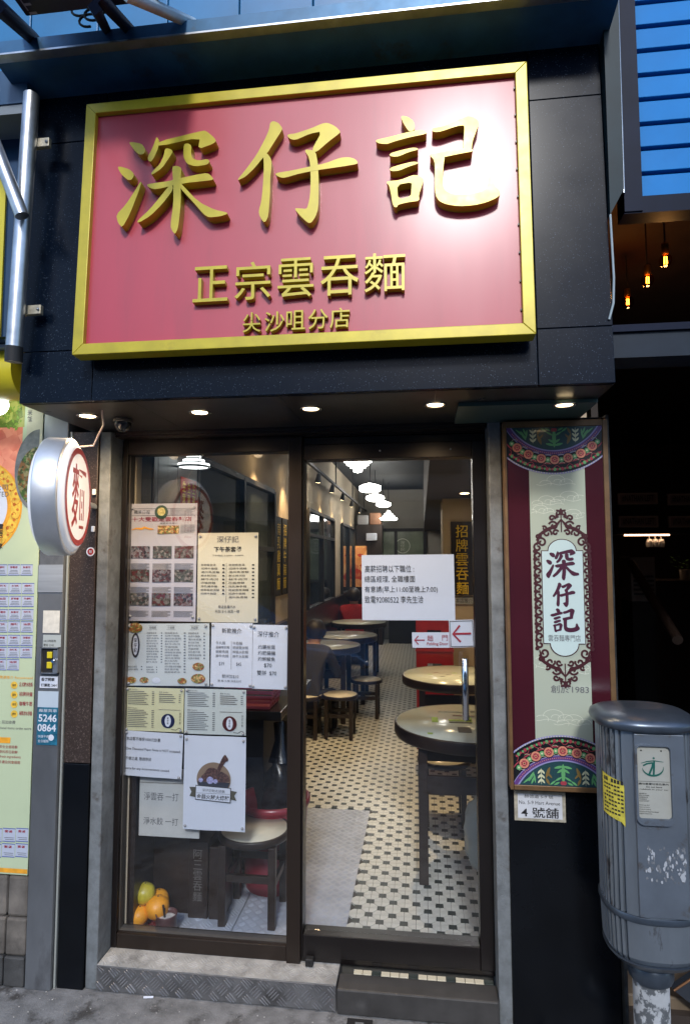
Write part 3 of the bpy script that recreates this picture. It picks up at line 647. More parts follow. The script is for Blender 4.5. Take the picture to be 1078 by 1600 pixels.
for k in range(4):
    x0, z0, x1, z1 = pr(18, 1065+k*15, 28, 1076+k*15, YB); MB().disc((x0+x1)/2, (z0+z1)/2, .0145, YB-.001).build('coin_badge', YEL, t)
    g.text('優惠', (x0+x1)/2-.008, (z0+z1)/2-.005, (x0+x1)/2+.008, (z0+z1)/2+.005, YB-.0014, 1); x0, z0, x1, z1 = pr(31, 1066+k*15, 55, 1073+k*15, YB); g.text(['各式糖水粉麵', '招牌拼盤', '咖喱牛筋', '秘製滷水拼盤'][k], x0, z0, min(x1, xb-.004), z1, YB-.001, bold=.01)
g.build('badge_print', [INKB, INK], t)
x0, z0, x1, z1 = pr(-10, 1124, 50, 1142, YB); MB().rows(['附加: 另加收費', 'Additional items order extra'], x0, z0, x1, z1, YB-.001).build('small_print', INKG, t)
x0, z0, x1, z1 = pr(-10, 1163, 52, 1195, YB); MB().rows(['食物安全全面檢驗', '優質原料即日新鮮', 'Daily fresh ingredients', '歡迎外賣及到會服務'], x0, z0, x1, z1, YB-.001).build('paragraph_print', INKB, t)
x0, z0, x1, z1 = pr(0, 1056, 56, 1061, YB); MB().text('精選推介 Recommend', x0, z0, x1-.01, z1, YB-.001).build('heading_print', ORG, t)

x0, z0, x1, z1 = pr(0, 1152, 17, 1161, YB); MB().rect(x0, z0, x1, z1, YB-.001).build('orange_tag', ORG, t)
for k in range(2):
    for c_ in range(3):
        x0, z0, x1, z1 = pr(-16+c_*21-k, 1295+k*24, 4+c_*21-k, 1314+k*24, YB); x1 = min(x1, xb-.001)
        cell = MB().rect(x0, z0, x1, z1, YB-.001, 0).rect(x0, z1, x1, z1+.003, YB-.0012, 1).rect(x0, z0-.003, x1, z0, YB-.0012, 1).build('price_cell', [CELL, BL], t)
        MB().text('套餐', x0+.008, z1-.014, x1-.012, z1-.004, YB-.0016, bold=.02).rect(x0+.008, z0+.012, x1-.006, z0+.014, YB-.0016, 1).rect(x0+.012, z0+.005, x1-.006, z0+.007, YB-.0016, 1).build('print', [INKB, INKG], cell)
x0, z0, x1, z1 = pr(0, 1357, 46, 1364, YB); MB().rect(-2.29, z0, xb-.0005, z1, YB-.001).build('orange_band', ORG, t)
# food pictures on the top of the board
x0, z0, x1, z1 = pr(-20, 660, 36, 712, YB); MB().rect(-2.2, z0-.12, x1, z1+.01, YB-.0006).build('pork_picture', photo_mat('pork_photo', [(170, 80, 60), (214, 118, 92), (232, 150, 120), (200, 96, 76)], 22), t)
x0, z0, x1, z1 = pr(-20, 612, 40, 668, YB); lf = MB(); rn = random.Random(3)
MB().rect(-2.2, z0, x1, z1+.14, YB-.0008).build('green_picture', photo_mat('green_photo', [(60, 66, 30), (110, 120, 40), (170, 170, 90), (90, 110, 40)], 30), t)
for k in range(60):
    px, pz = rn.uniform(-1.72, x1-.01), rn.uniform(z0, z1+.04); a_ = rn.uniform(0, 6.28); l_ = rn.uniform(.012, .024)
    lf.add([(px, YB-.0012-k*.00002, pz), (px+l_*math.cos(a_+.5)*.6, YB-.003, pz+l_*math.sin(a_+.5)*.6), (px+l_*math.cos(a_), YB-.0012, pz+l_*math.sin(a_)), (px+l_*math.cos(a_-.5)*.6, YB-.002, pz+l_*math.sin(a_-.5)*.6)], [(0,1,2,3)])
lf.build('leaf_print', M('leaf_print_green', (.16, .26, .03), .5, var=.5, scale=60), t)
x0, z0, x1, z1 = pr(38, 642, 78, 790, YB); MB().rect(x1-.12+.016, z0, xb-.0006, z1+.1, YB-.0015).build('bowl_picture', M('pale_scene_print', (.5, .48, .36), .5, var=.15, scale=12), t)
MB().disc(xb-.012, AY(60, 735, YB).z, .105, YB-.0019, a0=90, a1=270, n=40, r2=.17).build('bowl_print', M('bowl_grey_print', (.14, .15, .15), .4, var=.5, scale=20), t)
MB().disc(xb-.006, AY(60, 745, YB).z, .098, YB-.0023, a0=90, a1=270, n=40, r2=.125).build('herb_print', photo_mat('herb_photo', [(26, 28, 18), (60, 60, 30), (58, 96, 40), (140, 130, 90), (34, 60, 26), (120, 84, 46)], 90), t)
x0, z0, x1, z1 = pr(44, 640, 52, 660, YB); MB().column('米飯', x0, z0, x1, z1, YB-.0026, bold=.02).build('picture_text', INKG, t)

t = thing('stone_plinth', 'rough brown-grey stone plinth under the pale green board', 'plinth', (-1.9, -.05, 0))
RUST = M('rough_stone', (.13, .115, .10), .85, var=.45, scale=9, bump=1., bscale=25, dirt=((.05, .045, .04), 5, .52, .15)); DST = M('dark_wet_stone', (.05, .05, .05), .6, var=.5, scale=9, bump=.8, bscale=30)
for x0, x1 in ((-2.3, -1.97), (-1.97, -1.622), (-1.622, -1.533)):
    MB().box((x0+.002, -.072, .255), (x1-.002, .05, .412), bev=.012).build('stone_block', RUST, t)
    MB().box((x0+.002, -.076, .115), (x1-.002, .05, .252), bev=.008).build('stone_block', RUST, t)
    MB().box((x0+.002, -.082, .003), (x1-.002, .05, .112), bev=.006).build('stone_block', DST, t)

# ================================================================== shopfront: fixed window and glass door
def bar(x0, z0, x1, z1, name, parent, y0=YF, y1=.115, mat=FRAME, bev=.003): return MB().box((x0, y0, z0), (x1, y1, z1), bev=bev).build(name, mat, parent)
t = thing('shop_window', 'fixed shop window in dark bronze frame covered with menus', 'window', (-.87, .08, .0965))
bar(-1.250, .0968, -1.227, 2.146, 'stile', t, mat=FRAMEB); bar(-.533, .07, -.478, 2.146, 'stile', t, y0=YF-.008)
bar(-1.2265, 2.087, -.5335, 2.146, 'top_rail', t); bar(-1.2265, .0968, -.5335, .153, 'bottom_rail', t)
MB().box((-1.2275, .066, .1532), (-1.2245, .1, 2.0868)).box((-.536, .066, .1532), (-.5334, .1, 2.0868)).box((-1.224, .066, .1532), (-.5365, .1, .157)).build('glazing_bead', M('bead_metal', (.16, .15, .14), .35, .6), t)
MB().box((-1.2242, YG-.002, .1573), (-.5363, YG+.002, 2.0866)).build('glass_pane', GLASS, t)
MB().box((-1.250, YF+.012, 2.1465), (.2545, .115, 2.171)).build('head_rail', FRAME, t)
t = thing('glass_door', 'glass door in dark bronze frame with chrome pull handle', 'door', (-.11, .08, .0965))
bar(-.4775, .118, -.4705, 2.112, 'stile', t, mat=FRAMEB); bar(.203, .118, .2545, 2.112, 'stile', t, mat=FRAMEB)
bar(-.470, 2.048, .2025, 2.112, 'top_rail', t); bar(-.470, .118, .2025, .202, 'bottom_rail', t, mat=FRAMEB)
bar(-.4775, 2.1135, .2545, 2.146, 'transom', t, y0=YF+.02, mat=FRAMEB)
MB().box((-.4775, YF+.012, .0965), (.2545, .11, .1165)).build('threshold', FRAMEB, t)
MB().box((-.4695, YG-.002, .2023), (.2022, YG+.002, 2.0478)).build('glass_pane', GLASS, t)
hx = AY(727, 1090, -.01).x; hz0, hz1 = 1.045, 1.268
MB().tube([(hx, .078, hz0+.02), (hx, .0, hz0+.02)], .008).tube([(hx, .078, hz1-.02), (hx, .0, hz1-.02)], .008).build('handle_mount', CHROME, t)
MB().tube([(hx, -.006, hz0-.004), (hx, -.006, hz0), (hx, -.006, hz1), (hx, -.006, hz1+.004)], .0125, n=20, radii=[.007, .0125, .0125, .007]).build('handle', CHROME, t)
MB().box((-.455, .018, .100), (-.425, .044, .128), bev=.003).lathe([(.004, 0), (.004, .006)], (-.44, .018, .114), axis=(0, -1, 0)).build('floor_lock', BLACK, t)
for k in range(2): MB().lathe([(.004, 0), (.004, .0015), (0, .002)], (-.16+k*.28, YF, 2.08), 10, axis=(0, -1, 0)).build('screw', STEEL, t)

# ------------------------------------------------------------------ papers behind the glass
YPp = YG+.008
def paper(label, quad, mat, fn, pins=True, name='notice_sheet', cat='notice', Y=YPp):
    q = [AY(x, y, Y) for x, y in quad]                     # TL, TR, BR, BL
    ax = ((q[1]-q[0])+(q[2]-q[3]))/2; w = ax.length; ang = math.atan2(ax.z, ax.x); h = (((q[0]-q[3])+(q[1]-q[2]))/2).length
    o = thing(name, label, cat, q[3], rot=(0, -ang, 0))
    b_ = MB(); n = 8; rn = random.Random(int(quad[0][0])); a_, f_ = rn.uniform(.0006, .0016), rn.uniform(0, 6)
    vs = [(w*i/n, -.0001+a_*math.sin(i*1.1+f_)*(1 if 0 < i < n else 0), z) for z in (0, h) for i in range(n+1)]
    for i in range(n): b_.add([vs[i], vs[i+1], vs[n+2+i], vs[n+1+i]], [(0,1,2,3)])
    b_.build('sheet', mat, o, local=True)
    fn(o, w, h)
    if pins:
        for (u, v) in ((.04, .04), (.96, .04), (.96, .96), (.04, .96)): MB().lathe([(.0055, 0), (.0055, .003), (.003, .005)], (u*w, -.0025, v*h), 10, axis=(0, -1, 0)).build('pin', CLEARPIN, o, local=True)
    return o
PY = -.0022
def pen(o, mats, *ops, name='print'):
    g = MB()
    for op in ops: op(g)
    return g.build(name, mats, o, local=True)
dish = photo_mat('dish_photo', [(60, 30, 18), (120, 60, 30), (160, 96, 40), (80, 110, 50), (210, 170, 110)], 160)
shopph = [photo_mat('shop_photo_%d' % k, c, 110) for k, c in enumerate(([(20, 22, 26), (50, 50, 58), (96, 56, 58), (130, 128, 132), (40, 36, 42)], [(30, 16, 16), (96, 36, 40), (56, 60, 54), (120, 112, 108)], [(24, 24, 24), (74, 44, 46), (84, 88, 84), (44, 50, 46), (134, 126, 122)]))]
def price_rows(g, x0, z0, x1, z1, n, mi=0, lab=True):
    h = (z1-z0)/n
    for i in range(n):
        z = z1-(i+.5)*h; l_ = (x1-x0)*(.62+.2*((i*37) % 5)/5)
        if lab: g.text(['鮮蝦雲吞湯麵', '招牌牛腩麵', '潮州魚蛋麵', '鮮水餃河粉', '鮮牛肉河', '炸醬撈麵', '南乳豬手麵'][i % 7][:5+(i*5) % 2], x0, z-h*.32, x0+l_, z+h*.28, PY, mi)
        else: g.rect(x0, z-h*.22, x0+l_, z+h*.12, PY, mi)
        g.rect(x1-(x1-x0)*.09, z-h*.2, x1, z+h*.15, PY, mi)
def news(o, w, h):
    g = MB(); g.text('十大受歡迎雲吞麵店', w*.03, h*.845, w*.92, h*.885, PY, 0, bold=.012)
    g.rect(w*.03, h*.895, w*.97, h*.898, PY, 1).rect(w*.03, h*.955, w*.97, h*.958, PY, 1).text('蘋果日報', w*.06, h*.91, w*.30, h*.945, PY, 1)
    for k in range(5): g.rect(w*.6, h*(.905+k*.01), w*(.95-.03*(k % 2)), h*(.908+k*.01), PY, 2)
    g.text('各區名店推介', w*.45, h*.822, w*.72, h*.836, PY, 1)
    for k in range(7): g.rect(w*.76, h*(.745+k*.011), w*.97, h*(.749+k*.011), PY, 2)
    for r_ in range(3):
        for c_ in range(3):
            for k in range(6): g.rect(w*(.03+.325*c_), h*(.438-.2*r_-.055*(r_ == 9)+k*.009), w*(.31+.325*c_-.04*(k % 3 == 0)), h*(.4415-.2*r_+k*.009), PY, 2)
    g.build('print', [INKB, INK, INKG], o, local=True)
    MB().disc(w*.47, h*.925, w*.10, PY-.0003).build('bowl_print', M('bowl_green', (.02, .06, .03), .4), o, local=True)
    MB().disc(w*.47, h*.93, w*.06, PY-.0005).build('noodle_print', photo_mat('noodle_photo', [(120, 110, 50), (190, 170, 90), (220, 205, 140)], 300), o, local=True)
    MB().rect(w*.42, h*.74, w*.74, h*.81, PY-.0003).build('photo_print', dish, o, local=True)
    MB().strip([(w*.03, h*.775), (w*.1, h*.787), (w*.18, h*.783), (w*.22, h*.795), (w*.3, h*.782), (w*.36, h*.78)], w*.03, PY-.0003, taper=True).build('brush_print', ORG, o, local=True)
    for r_ in range(3):
        for c_ in range(3): MB().rect(w*(.03+.325*c_), h*(.5-.2*r_+.03), w*(.31+.325*c_), h*(.615-.2*r_+.02), PY-.0003).build('photo_print', shopph[(r_+c_*2) % 3], o, local=True)
paper('newspaper page with grid of shop photos in the left window', [(207,788),(312,786),(305,972),(200,970)], M('news_paper', (.44, .42, .47), .6, var=.05, scale=6), news, name='newspaper_poster', cat='poster')
def tea(o, w, h):
    g = MB().text('深仔記', w*.32, h*.89, w*.68, h*.965, PY, 1).text('下午茶套餐', w*.27, h*.785, w*.73, h*.845, PY, 0, bold=.015).text('下午時段 2:30PM - 6:00PM', w*.24, h*.735, w*.76, h*.755, PY, 0)
    price_rows(g, w*.06, h*.30, w*.45, h*.66, 9); price_rows(g, w*.52, h*.26, w*.94, h*.66, 10); g.rect(w*.478, h*.22, w*.482, h*.66, PY, 0)
    g.text('奉送各種汽水', w*.35, h*.155, w*.64, h*.19, PY).text('另加 $10 油菜一碟', w*.3, h*.105, w*.7, h*.14, PY); g.build('print', [INK, INKG], o, local=True)
paper('cream afternoon tea menu beside the newspaper page', [(312,833),(406,832),(403,973),(308,972)], CREAM, tea, name='menu_sheet', cat='menu')
def menu3(o, w, h):
    g = MB()
    for k, (a, b, n_, lo) in enumerate(((.25, .44, 12, .36), (.47, .72, 15, .2), (.75, .95, 9, .42))):
        g.rect(w*(a+.02), h*.9, w*(a+.13), h*.903, PY).rect(w*(a+.02), h*.965, w*(a+.13), h*.968, PY).text('粉麵類小食類飲品類'[k*3:k*3+3], w*(a+.035), h*.915, w*(a+.115), h*.955, PY); price_rows(g, w*a, h*lo, w*b, h*.87, n_)
    price_rows(g, w*.03, h*.24, w*.2, h*.33, 2); price_rows(g, w*.25, h*.2, w*.38, h*.32, 3); g.build('print', INKG, o, local=True)
    g = MB().disc(w*.115, h*.65, w*.052, PY, 0, 32, h*.2).disc(w*.115, h*.65, w*.032, PY-.0003, 1, 32, h*.16).column('深仔記', w*.095, h*.53, w*.135, h*.77, PY-.0006, 0, bold=.02); g.build('badge_print', [M('dark_brown_ink', (.03, .018, .015), .5), PAPER], o, local=True)
    for (u, v, a) in ((.07, .09, .06), (.225, .09, .055), (.37, .09, .05), (.68, .08, .055), (.87, .12, .085), (.87, .31, .07), (.11, .93, .09)): MB().disc(w*u, h*v, w*a, PY-.0003, 0, 24, h*a*.9).build('dish_print', dish if u != .37 else PAPER, o, local=True)
paper('wide food menu with dish photos below the newspaper page', [(201,975),(330,974),(328,1073),(197,1071)], M('menu_white', (.52, .56, .57), .55), menu3, name='menu_sheet', cat='menu')
def rec1(o, w, h):
    MB().text('新款推介', w*.26, h*.84, w*.74, h*.92, PY, bold=.01).rows(['牛丸麵', '肥腸雙餃麵', '鮮鯪魚麵', '鮮牛肉麵'], w*.12, h*.45, w*.45, h*.72, PY, fill=.72).rows(['牛筋麵', '肥腸雙拼麵', '鮮鯪水餃麵', '鮮牛水餃麵'], w*.53, h*.45, w*.9, h*.72, PY, fill=.72).rect(w*.493, h*.28, w*.5, h*.72, PY).text('$39', w*.2, h*.33, w*.33, h*.39, PY).text('$45', w*.62, h*.33, w*.74, h*.39, PY).text('雙拼加$10', w*.28, h*.14, w*.68, h*.2, PY).text('粥 麵 丸類 淨食均可', w*.18, h*.08, w*.75, h*.115, PY).build('print', INKG, o, local=True)
paper('white two-column recommendation sheet with handwritten prices', [(331,974),(396,974),(393,1076),(329,1073)], PAPER, rec1, name='menu_sheet', cat='menu')
def rec2(o, w, h):
    MB().text('深仔推介', w*.14, h*.81, w*.76, h*.9, PY).rows(['灼腸拍窩', '灼肥腸腸', '灼鮮鯪魚'], w*.16, h*.42, w*.8, h*.70, PY, fill=.7).text('$70', w*.34, h*.33, w*.56, h*.40, PY).text('雙拼  $70', w*.14, h*.21, w*.7, h*.29, PY).build('print', INK, o, local=True)
paper('white recommendation sheet against the middle mullion', [(397,976),(450,977),(449,1078),(394,1076)], PAPER, rec2, name='menu_sheet', cat='menu')
def menu5(col):
    def f(o, w, h):
        g = MB()
        for a, b, lo, hi, n_ in ((.05, .5, .6, .93, 8), (.05, .5, .08, .5, 10), (.58, .95, .66, .88, 5)):
            price_rows(g, w*a, h*lo, w*b, h*hi, n_, lab=False); g.text('麵食 Noodles', w*a, h*hi+h*.01, w*(a+.16), h*hi+h*.045, PY)
        g.rect(w*.58, h*.5, w*.95, h*.51, PY); g.build('print', INKG, o, local=True)
        MB().disc(w*.74, h*.25, h*.165, PY-.0003, 0, 40).disc(w*.74, h*.25, h*.075, PY-.0005, 1, 30, h*.13).column('深仔記', w*.725, h*.17, w*.755, h*.34, PY-.0008, 2, bold=.02).build('badge_print', [M('badge_%s' % col, dict(navy=(.01, .015, .06), maroon=(.07, .01, .012))[col], .5), PAPER, INK], o, local=True)
        MB().column('手打大餃', w*.93, h*.18, w*.96, h*.45, PY).strip([(w*.8, h*.06), (w*.88, h*.05), (w*.93, h*.1), (w*.97, h*.07)], w*.008, PY).build('corner_print', INK, o, local=True)
    return f
paper('cream menu with navy round badge in the left window', [(198,1075),(289,1076),(287,1146),(195,1141)], M('yellowish_paper', (.6, .58, .36), .6), menu5('navy'), name='menu_sheet', cat='menu')
paper('white menu with maroon round badge in the left window', [(290,1077),(385,1078),(385,1151),(288,1146)], M('white_menu_paper', (.5, .54, .52), .6), menu5('maroon'), name='menu_sheet', cat='menu')
def cash(o, w, h):
    MB().text('本店暫不接受1000元鈔票', w*.04, h*.79, w*.62, h*.87, PY).build('text_line', INK, o, local=True); MB().text('One Thousand Paper Note is NOT accepted.', w*.04, h*.565, w*.97, h*.635, PY).build('text_line', INK, o, local=True); MB().text('不便之處, 敬請原諒', w*.04, h*.35, w*.48, h*.43, PY).build('text_line', INK, o, local=True); MB().text('Sorry for any inconvenience caused.', w*.03, h*.13, w*.8, h*.2, PY).build('text_line', INK, o, local=True)
paper('white bilingual notice about banknotes at the window left edge', [(197,1142),(287,1147),(285,1219),(192,1211)], PAPER, cash)
def duck(o, w, h):
    k = w/388.; X = lambda x: (x-410)*k; Z = lambda y: h-(y-735)*h/575
    MB().disc(X(600), Z(1000), 107*k, PY, 0, 40, 105*h/575).build('disc_print', M('tan_print', (.22, .15, .1), .6), o, local=True)
    g = MB()
    for pts in ([(650,870),(662,850),(672,846),(680,858),(690,870),(688,885),(672,888),(645,935),(632,965),(610,960),(625,925)], [(540,965),(560,935),(590,925),(625,940),(640,965),(625,1000),(590,1025),(550,1010)], [(520,985),(545,960),(560,985),(550,1020),(525,1015)], [(600,985),(640,945),(690,970),(705,1005),(660,1020),(610,1010)]):
        g.prism(smooth_loop([(X(a), Z(b)) for a, b in pts]), PY-.0004-len(g.v)*1e-6, PY-.0004-len(g.v)*1e-6)
    g.build('duck_print', photo_mat('roast_photo', [(36, 22, 20), (60, 38, 34), (90, 62, 58), (40, 30, 34), (110, 80, 70)], 200), o, local=True)
    MB().flat([(X(497), Z(1015)), (X(510), Z(1045)), (X(690), Z(1045)), (X(703), Z(1015))], PY-.0012).build('bowl_print', M('bowl_navy', (.03, .035, .05), .4), o, local=True)
    MB().disc(X(578), Z(1005), 22*k, PY-.0014, n=14).disc(X(612), Z(1010), 14*k, PY-.0015, n=12).disc(X(520), Z(1005), 14*k, PY-.0016, n=12).build('garnish_print', M('lilac_print', (.3, .3, .5), .5, var=.5, scale=150), o, local=True)
    g = MB().flat([(X(448), Z(1050)), (X(490), Z(1050)), (X(490), Z(1112)), (X(450), Z(1105)), (X(462), Z(1080))], PY-.001).flat([(X(706), Z(1062)), (X(748), Z(1068)), (X(730), Z(1092)), (X(744), Z(1122)), (X(706), Z(1115))], PY-.001)
    g.build('ribbon_tail_print', M('olive_print', (.07, .065, .045), .6), o, local=True)
    MB().flat([(X(488), Z(1036)), (X(710), Z(1046)), (X(708), Z(1138)), (X(486), Z(1126))], PY-.0018, 0).flat([(X(492), Z(1041)), (X(706), Z(1050)), (X(704), Z(1133)), (X(490), Z(1121))], PY-.0022, 1).text('深仔記馳名燒鵝', X(530), Z(1077), X(672), Z(1058), PY-.0026, 0, rot=-.03).text('金蒜火腿大燒鵝', X(496), Z(1122), X(700), Z(1092), PY-.0026, 0, bold=.02, rot=-.03).rect(X(495), Z(1085), X(703), Z(1083), PY-.0026).build('banner_print', [INK, PAPER], o, local=True)
paper('white poster with roast goose drawing and ribbon banner', [(288,1149),(385,1152),(382,1301),(286,1295)], PAPER, duck, name='poster', cat='poster')
def hire(o, w, h):
    MB().text('高薪招聘以下職位 :', w*.035, h*.80-h*.07, w*.57, h*.84, PY).build('text_line', INK, o, local=True); MB().text('總區經理, 全職樓面', w*.03, h*.575, w*.58, h*.68, PY).build('text_line', INK, o, local=True); MB().text('有意請(早上11:00至晚上7:00)', w*.03, h*.41, w*.82, h*.52, PY).build('text_line', INK, o, local=True); MB().text('致電92080522 李先生洽', w*.03, h*.26, w*.665, h*.37, PY).build('text_line', INK, o, local=True)
paper('white job notice with four lines of text on the glass door', [(567,867),(711,866),(711,969),(566,969)], PAPER, hire, pins=False)
def arrow(g, x0, x1, z, hh, th, mi=0):
    g.rect(x0+th*.8, z-th/2, x1, z+th/2, PY-.0004, mi); g.strip([(x0+hh*.95, z+hh), (x0+th*.3, z), (x0+hh*.95, z-hh)], th, PY-.0006, mi)
def arr1(o, w, h):
    g = MB(); arrow(g, w*.06, w*.34, h*.5, h*.28, h*.07); g.text('趟', w*.41, h*.44, w*.57, h*.82, PY).text('門', w*.81, h*.46, w*.96, h*.82, PY).text('Folding Door', w*.40, h*.12, w*.97, h*.36, PY, bold=.01); g.build('print', INKB, o, local=True)
paper('narrow white door sticker with red arrow and Folding Door lettering', [(644,988),(702,988),(702,1012),(644,1012)], PAPER, arr1, pins=False, name='door_sticker', cat='sticker', Y=YG+.004)
def arr2(o, w, h):
    g = MB(); arrow(g, w*.12, w*.88, h*.5, h*.3, h*.07); b_ = .03
    g.rect(w*b_, h*b_, w*(1-b_), h*(b_+.02), PY, 1).rect(w*b_, h*(1-b_-.02), w*(1-b_), h*(1-b_), PY, 1).rect(w*b_, h*b_, w*(b_+.02), h*(1-b_), PY-.0002, 1).rect(w*(1-b_-.02), h*b_, w*(1-b_), h*(1-b_), PY-.0002, 1); g.build('print', [INKB, INK], o, local=True)
paper('square white sticker with a single large red arrow', [(703,969),(741,968),(742,1011),(703,1012)], PAPER, arr2, pins=False, name='door_sticker', cat='sticker', Y=YG+.004)

# ================================================================== behind the left window
x0, z0, x1, z1 = pr(218, 1225, 312, 1308, .125)
t = thing('display_board', 'grey board with handwritten characters behind the window', 'board', ((x0+x1)/2, .13, .1005))
MB().box((x0, .125, z0), (x1, .133, z1-.0)).box((x0, .125, z1+.004), (x1, .133, z1+.06)).build('board', M('dull_white_board', (.5, .5, .48), .5, var=.08), t)
MB().text('淨雲吞 一打', x0+.02, z0+(z1-z0)*.68, x0+.17, z0+(z1-z0)*.83, .124).text('淨水餃 一打', x0+.02, z0+(z1-z0)*.22, x0+.17, z0+(z1-z0)*.36, .124).build('print', INKG, t)
MB().tube([(x0+.05, .129, z1+.06), (x0+.05, .129, 2.1)], .0012, n=6).tube([(x1-.03, .129, z1+.06), (x1-.03, .129, 2.1)], .0012, n=6).build('hanging_wire', BLACK, t)
t = thing('wooden_cabinet', 'dark wooden box with a column of carved characters on the floor', 'cabinet', (-1.02, .36, .1005))
MB().box((-1.19, .30, .1005), (-1.02, .46, .66), bev=.004).build('cabinet_body', DARKW, t); MB().box((-1.018, .27, .1005), (-.93, .42, .42), bev=.004).build('cabinet_door', DARKW, t)
MB().box((-.925, .27, .1005), (-.86, .40, .40), bev=.004).build('side_board', DARKW, t)
MB().column('阿三雲吞麵', -.995, .17, -.955, .39, .269).build('characters', M('carved_grey', (.14, .13, .12), .6), t)
# dish of fruit and clay pot
fc = AZ(205, 1436, .115)
t = thing('fruit_dish', 'shallow red dish holding citrus fruit inside the window corner', 'dish', (-1.165, .19, .1005))
MB().lathe([(.03, .0), (.034, .006), (.055, .018), (.078, .04), (.076, .042), (.052, .022), (.03, .010), (0, .009)], (-1.145, .195, .101), 32).build('dish_body', M('red_lacquer', (.25, .03, .03), .25, var=.2), t)
ORF = M('orange_peel', (.80, .33, .02), .4, var=.12, scale=30, bump=.25, bscale=160); MAN = M('green_mango', (.50, .42, .04), .35, var=.5, scale=9)
def fruit(lb, c_, r_, mt, sq_, nm='orange'):
    t = thing(nm, lb, 'fruit', (c_[0], c_[1], c_[2]-r_*sq_[2])); MB().ball(c_, r_, sq=sq_, lump=.012, seed=int(c_[0]*999)).build('flesh', mt, t)
    MB().lathe([(.004, 0), (.0025, .003), (0, .0032)], (c_[0]+.004, c_[1]-.002, c_[2]+r_*sq_[2]*.985), 8).build('stem_scar', M('stem_brown', (.1, .08, .03), .8), t)
fruit('larger round orange at the right of the red dish', (-1.118, .185, .184), .050, ORF, (1, 1, .92))
fruit('orange half hidden by the frame low on the red dish', (-1.185, .160, .160), .043, ORF, (.92, 1, .9))
fruit('green and yellow mango resting on top of the oranges', (-1.180, .195, .232), .046, MAN, (1, .95, .92), 'mango')
fruit('orange at the back of the red dish', (-1.135, .235, .185), .045, ORF, (1, 1, 1))
t = thing('clay_pot', 'small brown incense pot filled with ash beside the fruit', 'pot', (-1.06, .145, .1005))
MB().lathe([(.036, 0), (.042, .01), (.042, .075), (.045, .083), (.041, .083), (.037, .07), (.037, .062)], (-1.062, .150, .101), 28, caps=False).build('pot_body', M('brown_glaze', (.10, .045, .045), .3, var=.2), t)
MB().lathe([(0, .066), (.037, .064)], (-1.062, .150, .101), 24).build('ash', M('pale_ash', (.5, .5, .5), .9, var=.3, scale=60, bump=.6, bscale=200), t)
MB().tube([(-1.068, .15, .16), (-1.078, .15, .215)], .004).tube([(-1.074, .155, .16), (-1.072, .155, .20)], .003).build('incense_stub', DARKW, t)

# stools and tables
def stool(name, label, loc, r=.155, h=.36, top=None, group='round wooden stools'):
    t = thing(name, label, 'stool', loc, group); x, y, z = loc
    MB().lathe([(0, h), (r-.012, h), (r-.012, h-.004)], loc, 36).build('seat', top or M('stool_top', (.68, .64, .52), .3, var=.08), t)
    MB().lathe([(r-.0125, h-.03), (r-.002, h-.03), (r, h-.02), (r, h-.002), (r-.003, h+.001), (r-.0125, h)], loc, 36, caps=False).build('seat_rim', DARKW, t)
    MB().lathe([(0, h-.031), (r-.01, h-.031), (r-.012, h-.005)], loc, 36).build('seat_base', DARKW, t)
    q = r*.68
    for sx in (-1, 1):
        for sy in (-1, 1): MB().box((x+sx*q-.016, y+sy*q-.016, z), (x+sx*q+.016, y+sy*q+.016, z+h-.03), bev=.003).build('leg', DARKW, t)
    for sx in (-1, 1):
        MB().box((x+sx*q-.008, y-q+.017, z+h*.42), (x+sx*q+.008, y+q-.017, z+h*.42+.03)).build('stretcher', DARKW, t); MB().box((x-q+.017, y+sx*q-.008, z+h*.5), (x+q-.017, y+sx*q+.008, z+h*.5+.03)).build('stretcher', DARKW, t)
    return t
s0 = stool('stool', 'round stool with pale top behind the goose poster', (-.745, .345, .1005), .158, .36)
FZ = .0995
for p, lb in (((.12, 1.42, FZ), 'round stool tucked behind the nearest round table'), ((.50, 1.55, FZ), 'round stool at the right behind the nearest table'), ((.12, 2.92, FZ), 'pale stool behind the second round table by the red crates'), ((.46, 2.78, FZ), 'pale stool right of another behind the second table'), ((-.55, 3.75, FZ), 'pale stool in front of the left rear round table'), ((-.72, 3.05, FZ), 'pale stool on the aisle left side nearest the door')): dup(s0, p, lb)
TTOP = M('table_top_sky_grey', (.56, .60, .54), .18, var=.06, scale=5)  # grey-green sky reflection is mixed into this tabletop colour
def table(label, loc, r=.385, h=.70):
    t = thing('round_table', label, 'table', loc, 'round dining tables'); x, y, z = loc
    MB().lathe([(0, h), (r-.012, h), (r-.012, h-.006)], loc, 56).build('table_top', TTOP, t)
    MB().lathe([(r-.0125, h-.06), (r-.004, h-.06), (r, h-.05), (r, h-.004), (r-.003, h+.001), (r-.0125, h)], loc, 56, caps=False).build('rim', DARKW, t)
    MB().lathe([(0, h-.0605), (r-.01, h-.0605), (r-.0128, h-.008)], loc, 40).build('apron', DARKW, t)
    for sx in (-1, 1):
        for sy in (-1, 1): MB().box((x+sx*r*.62-.022, y+sy*r*.62-.022, z), (x+sx*r*.62+.022, y+sy*r*.62+.022, z+h-.06), bev=.003).build('leg', DARKW, t)
    q = r*.62
    for s_ in (-1, 1): MB().box((x-q+.023, y+s_*q-.012, z+.42), (x+q-.023, y+s_*q+.012, z+.50)).build('rail', DARKW, t)
    return t
t1 = table('nearest round cream table behind the door handle', (.235, .92, FZ))
rn = random.Random(11); pm = [M('pm%d' % k, c_, .4, var=.3, scale=60) for k, c_ in enumerate(((.3, .45, .08), (.18, .08, .08), (.1, .1, .1), (.25, .27, .25)))]
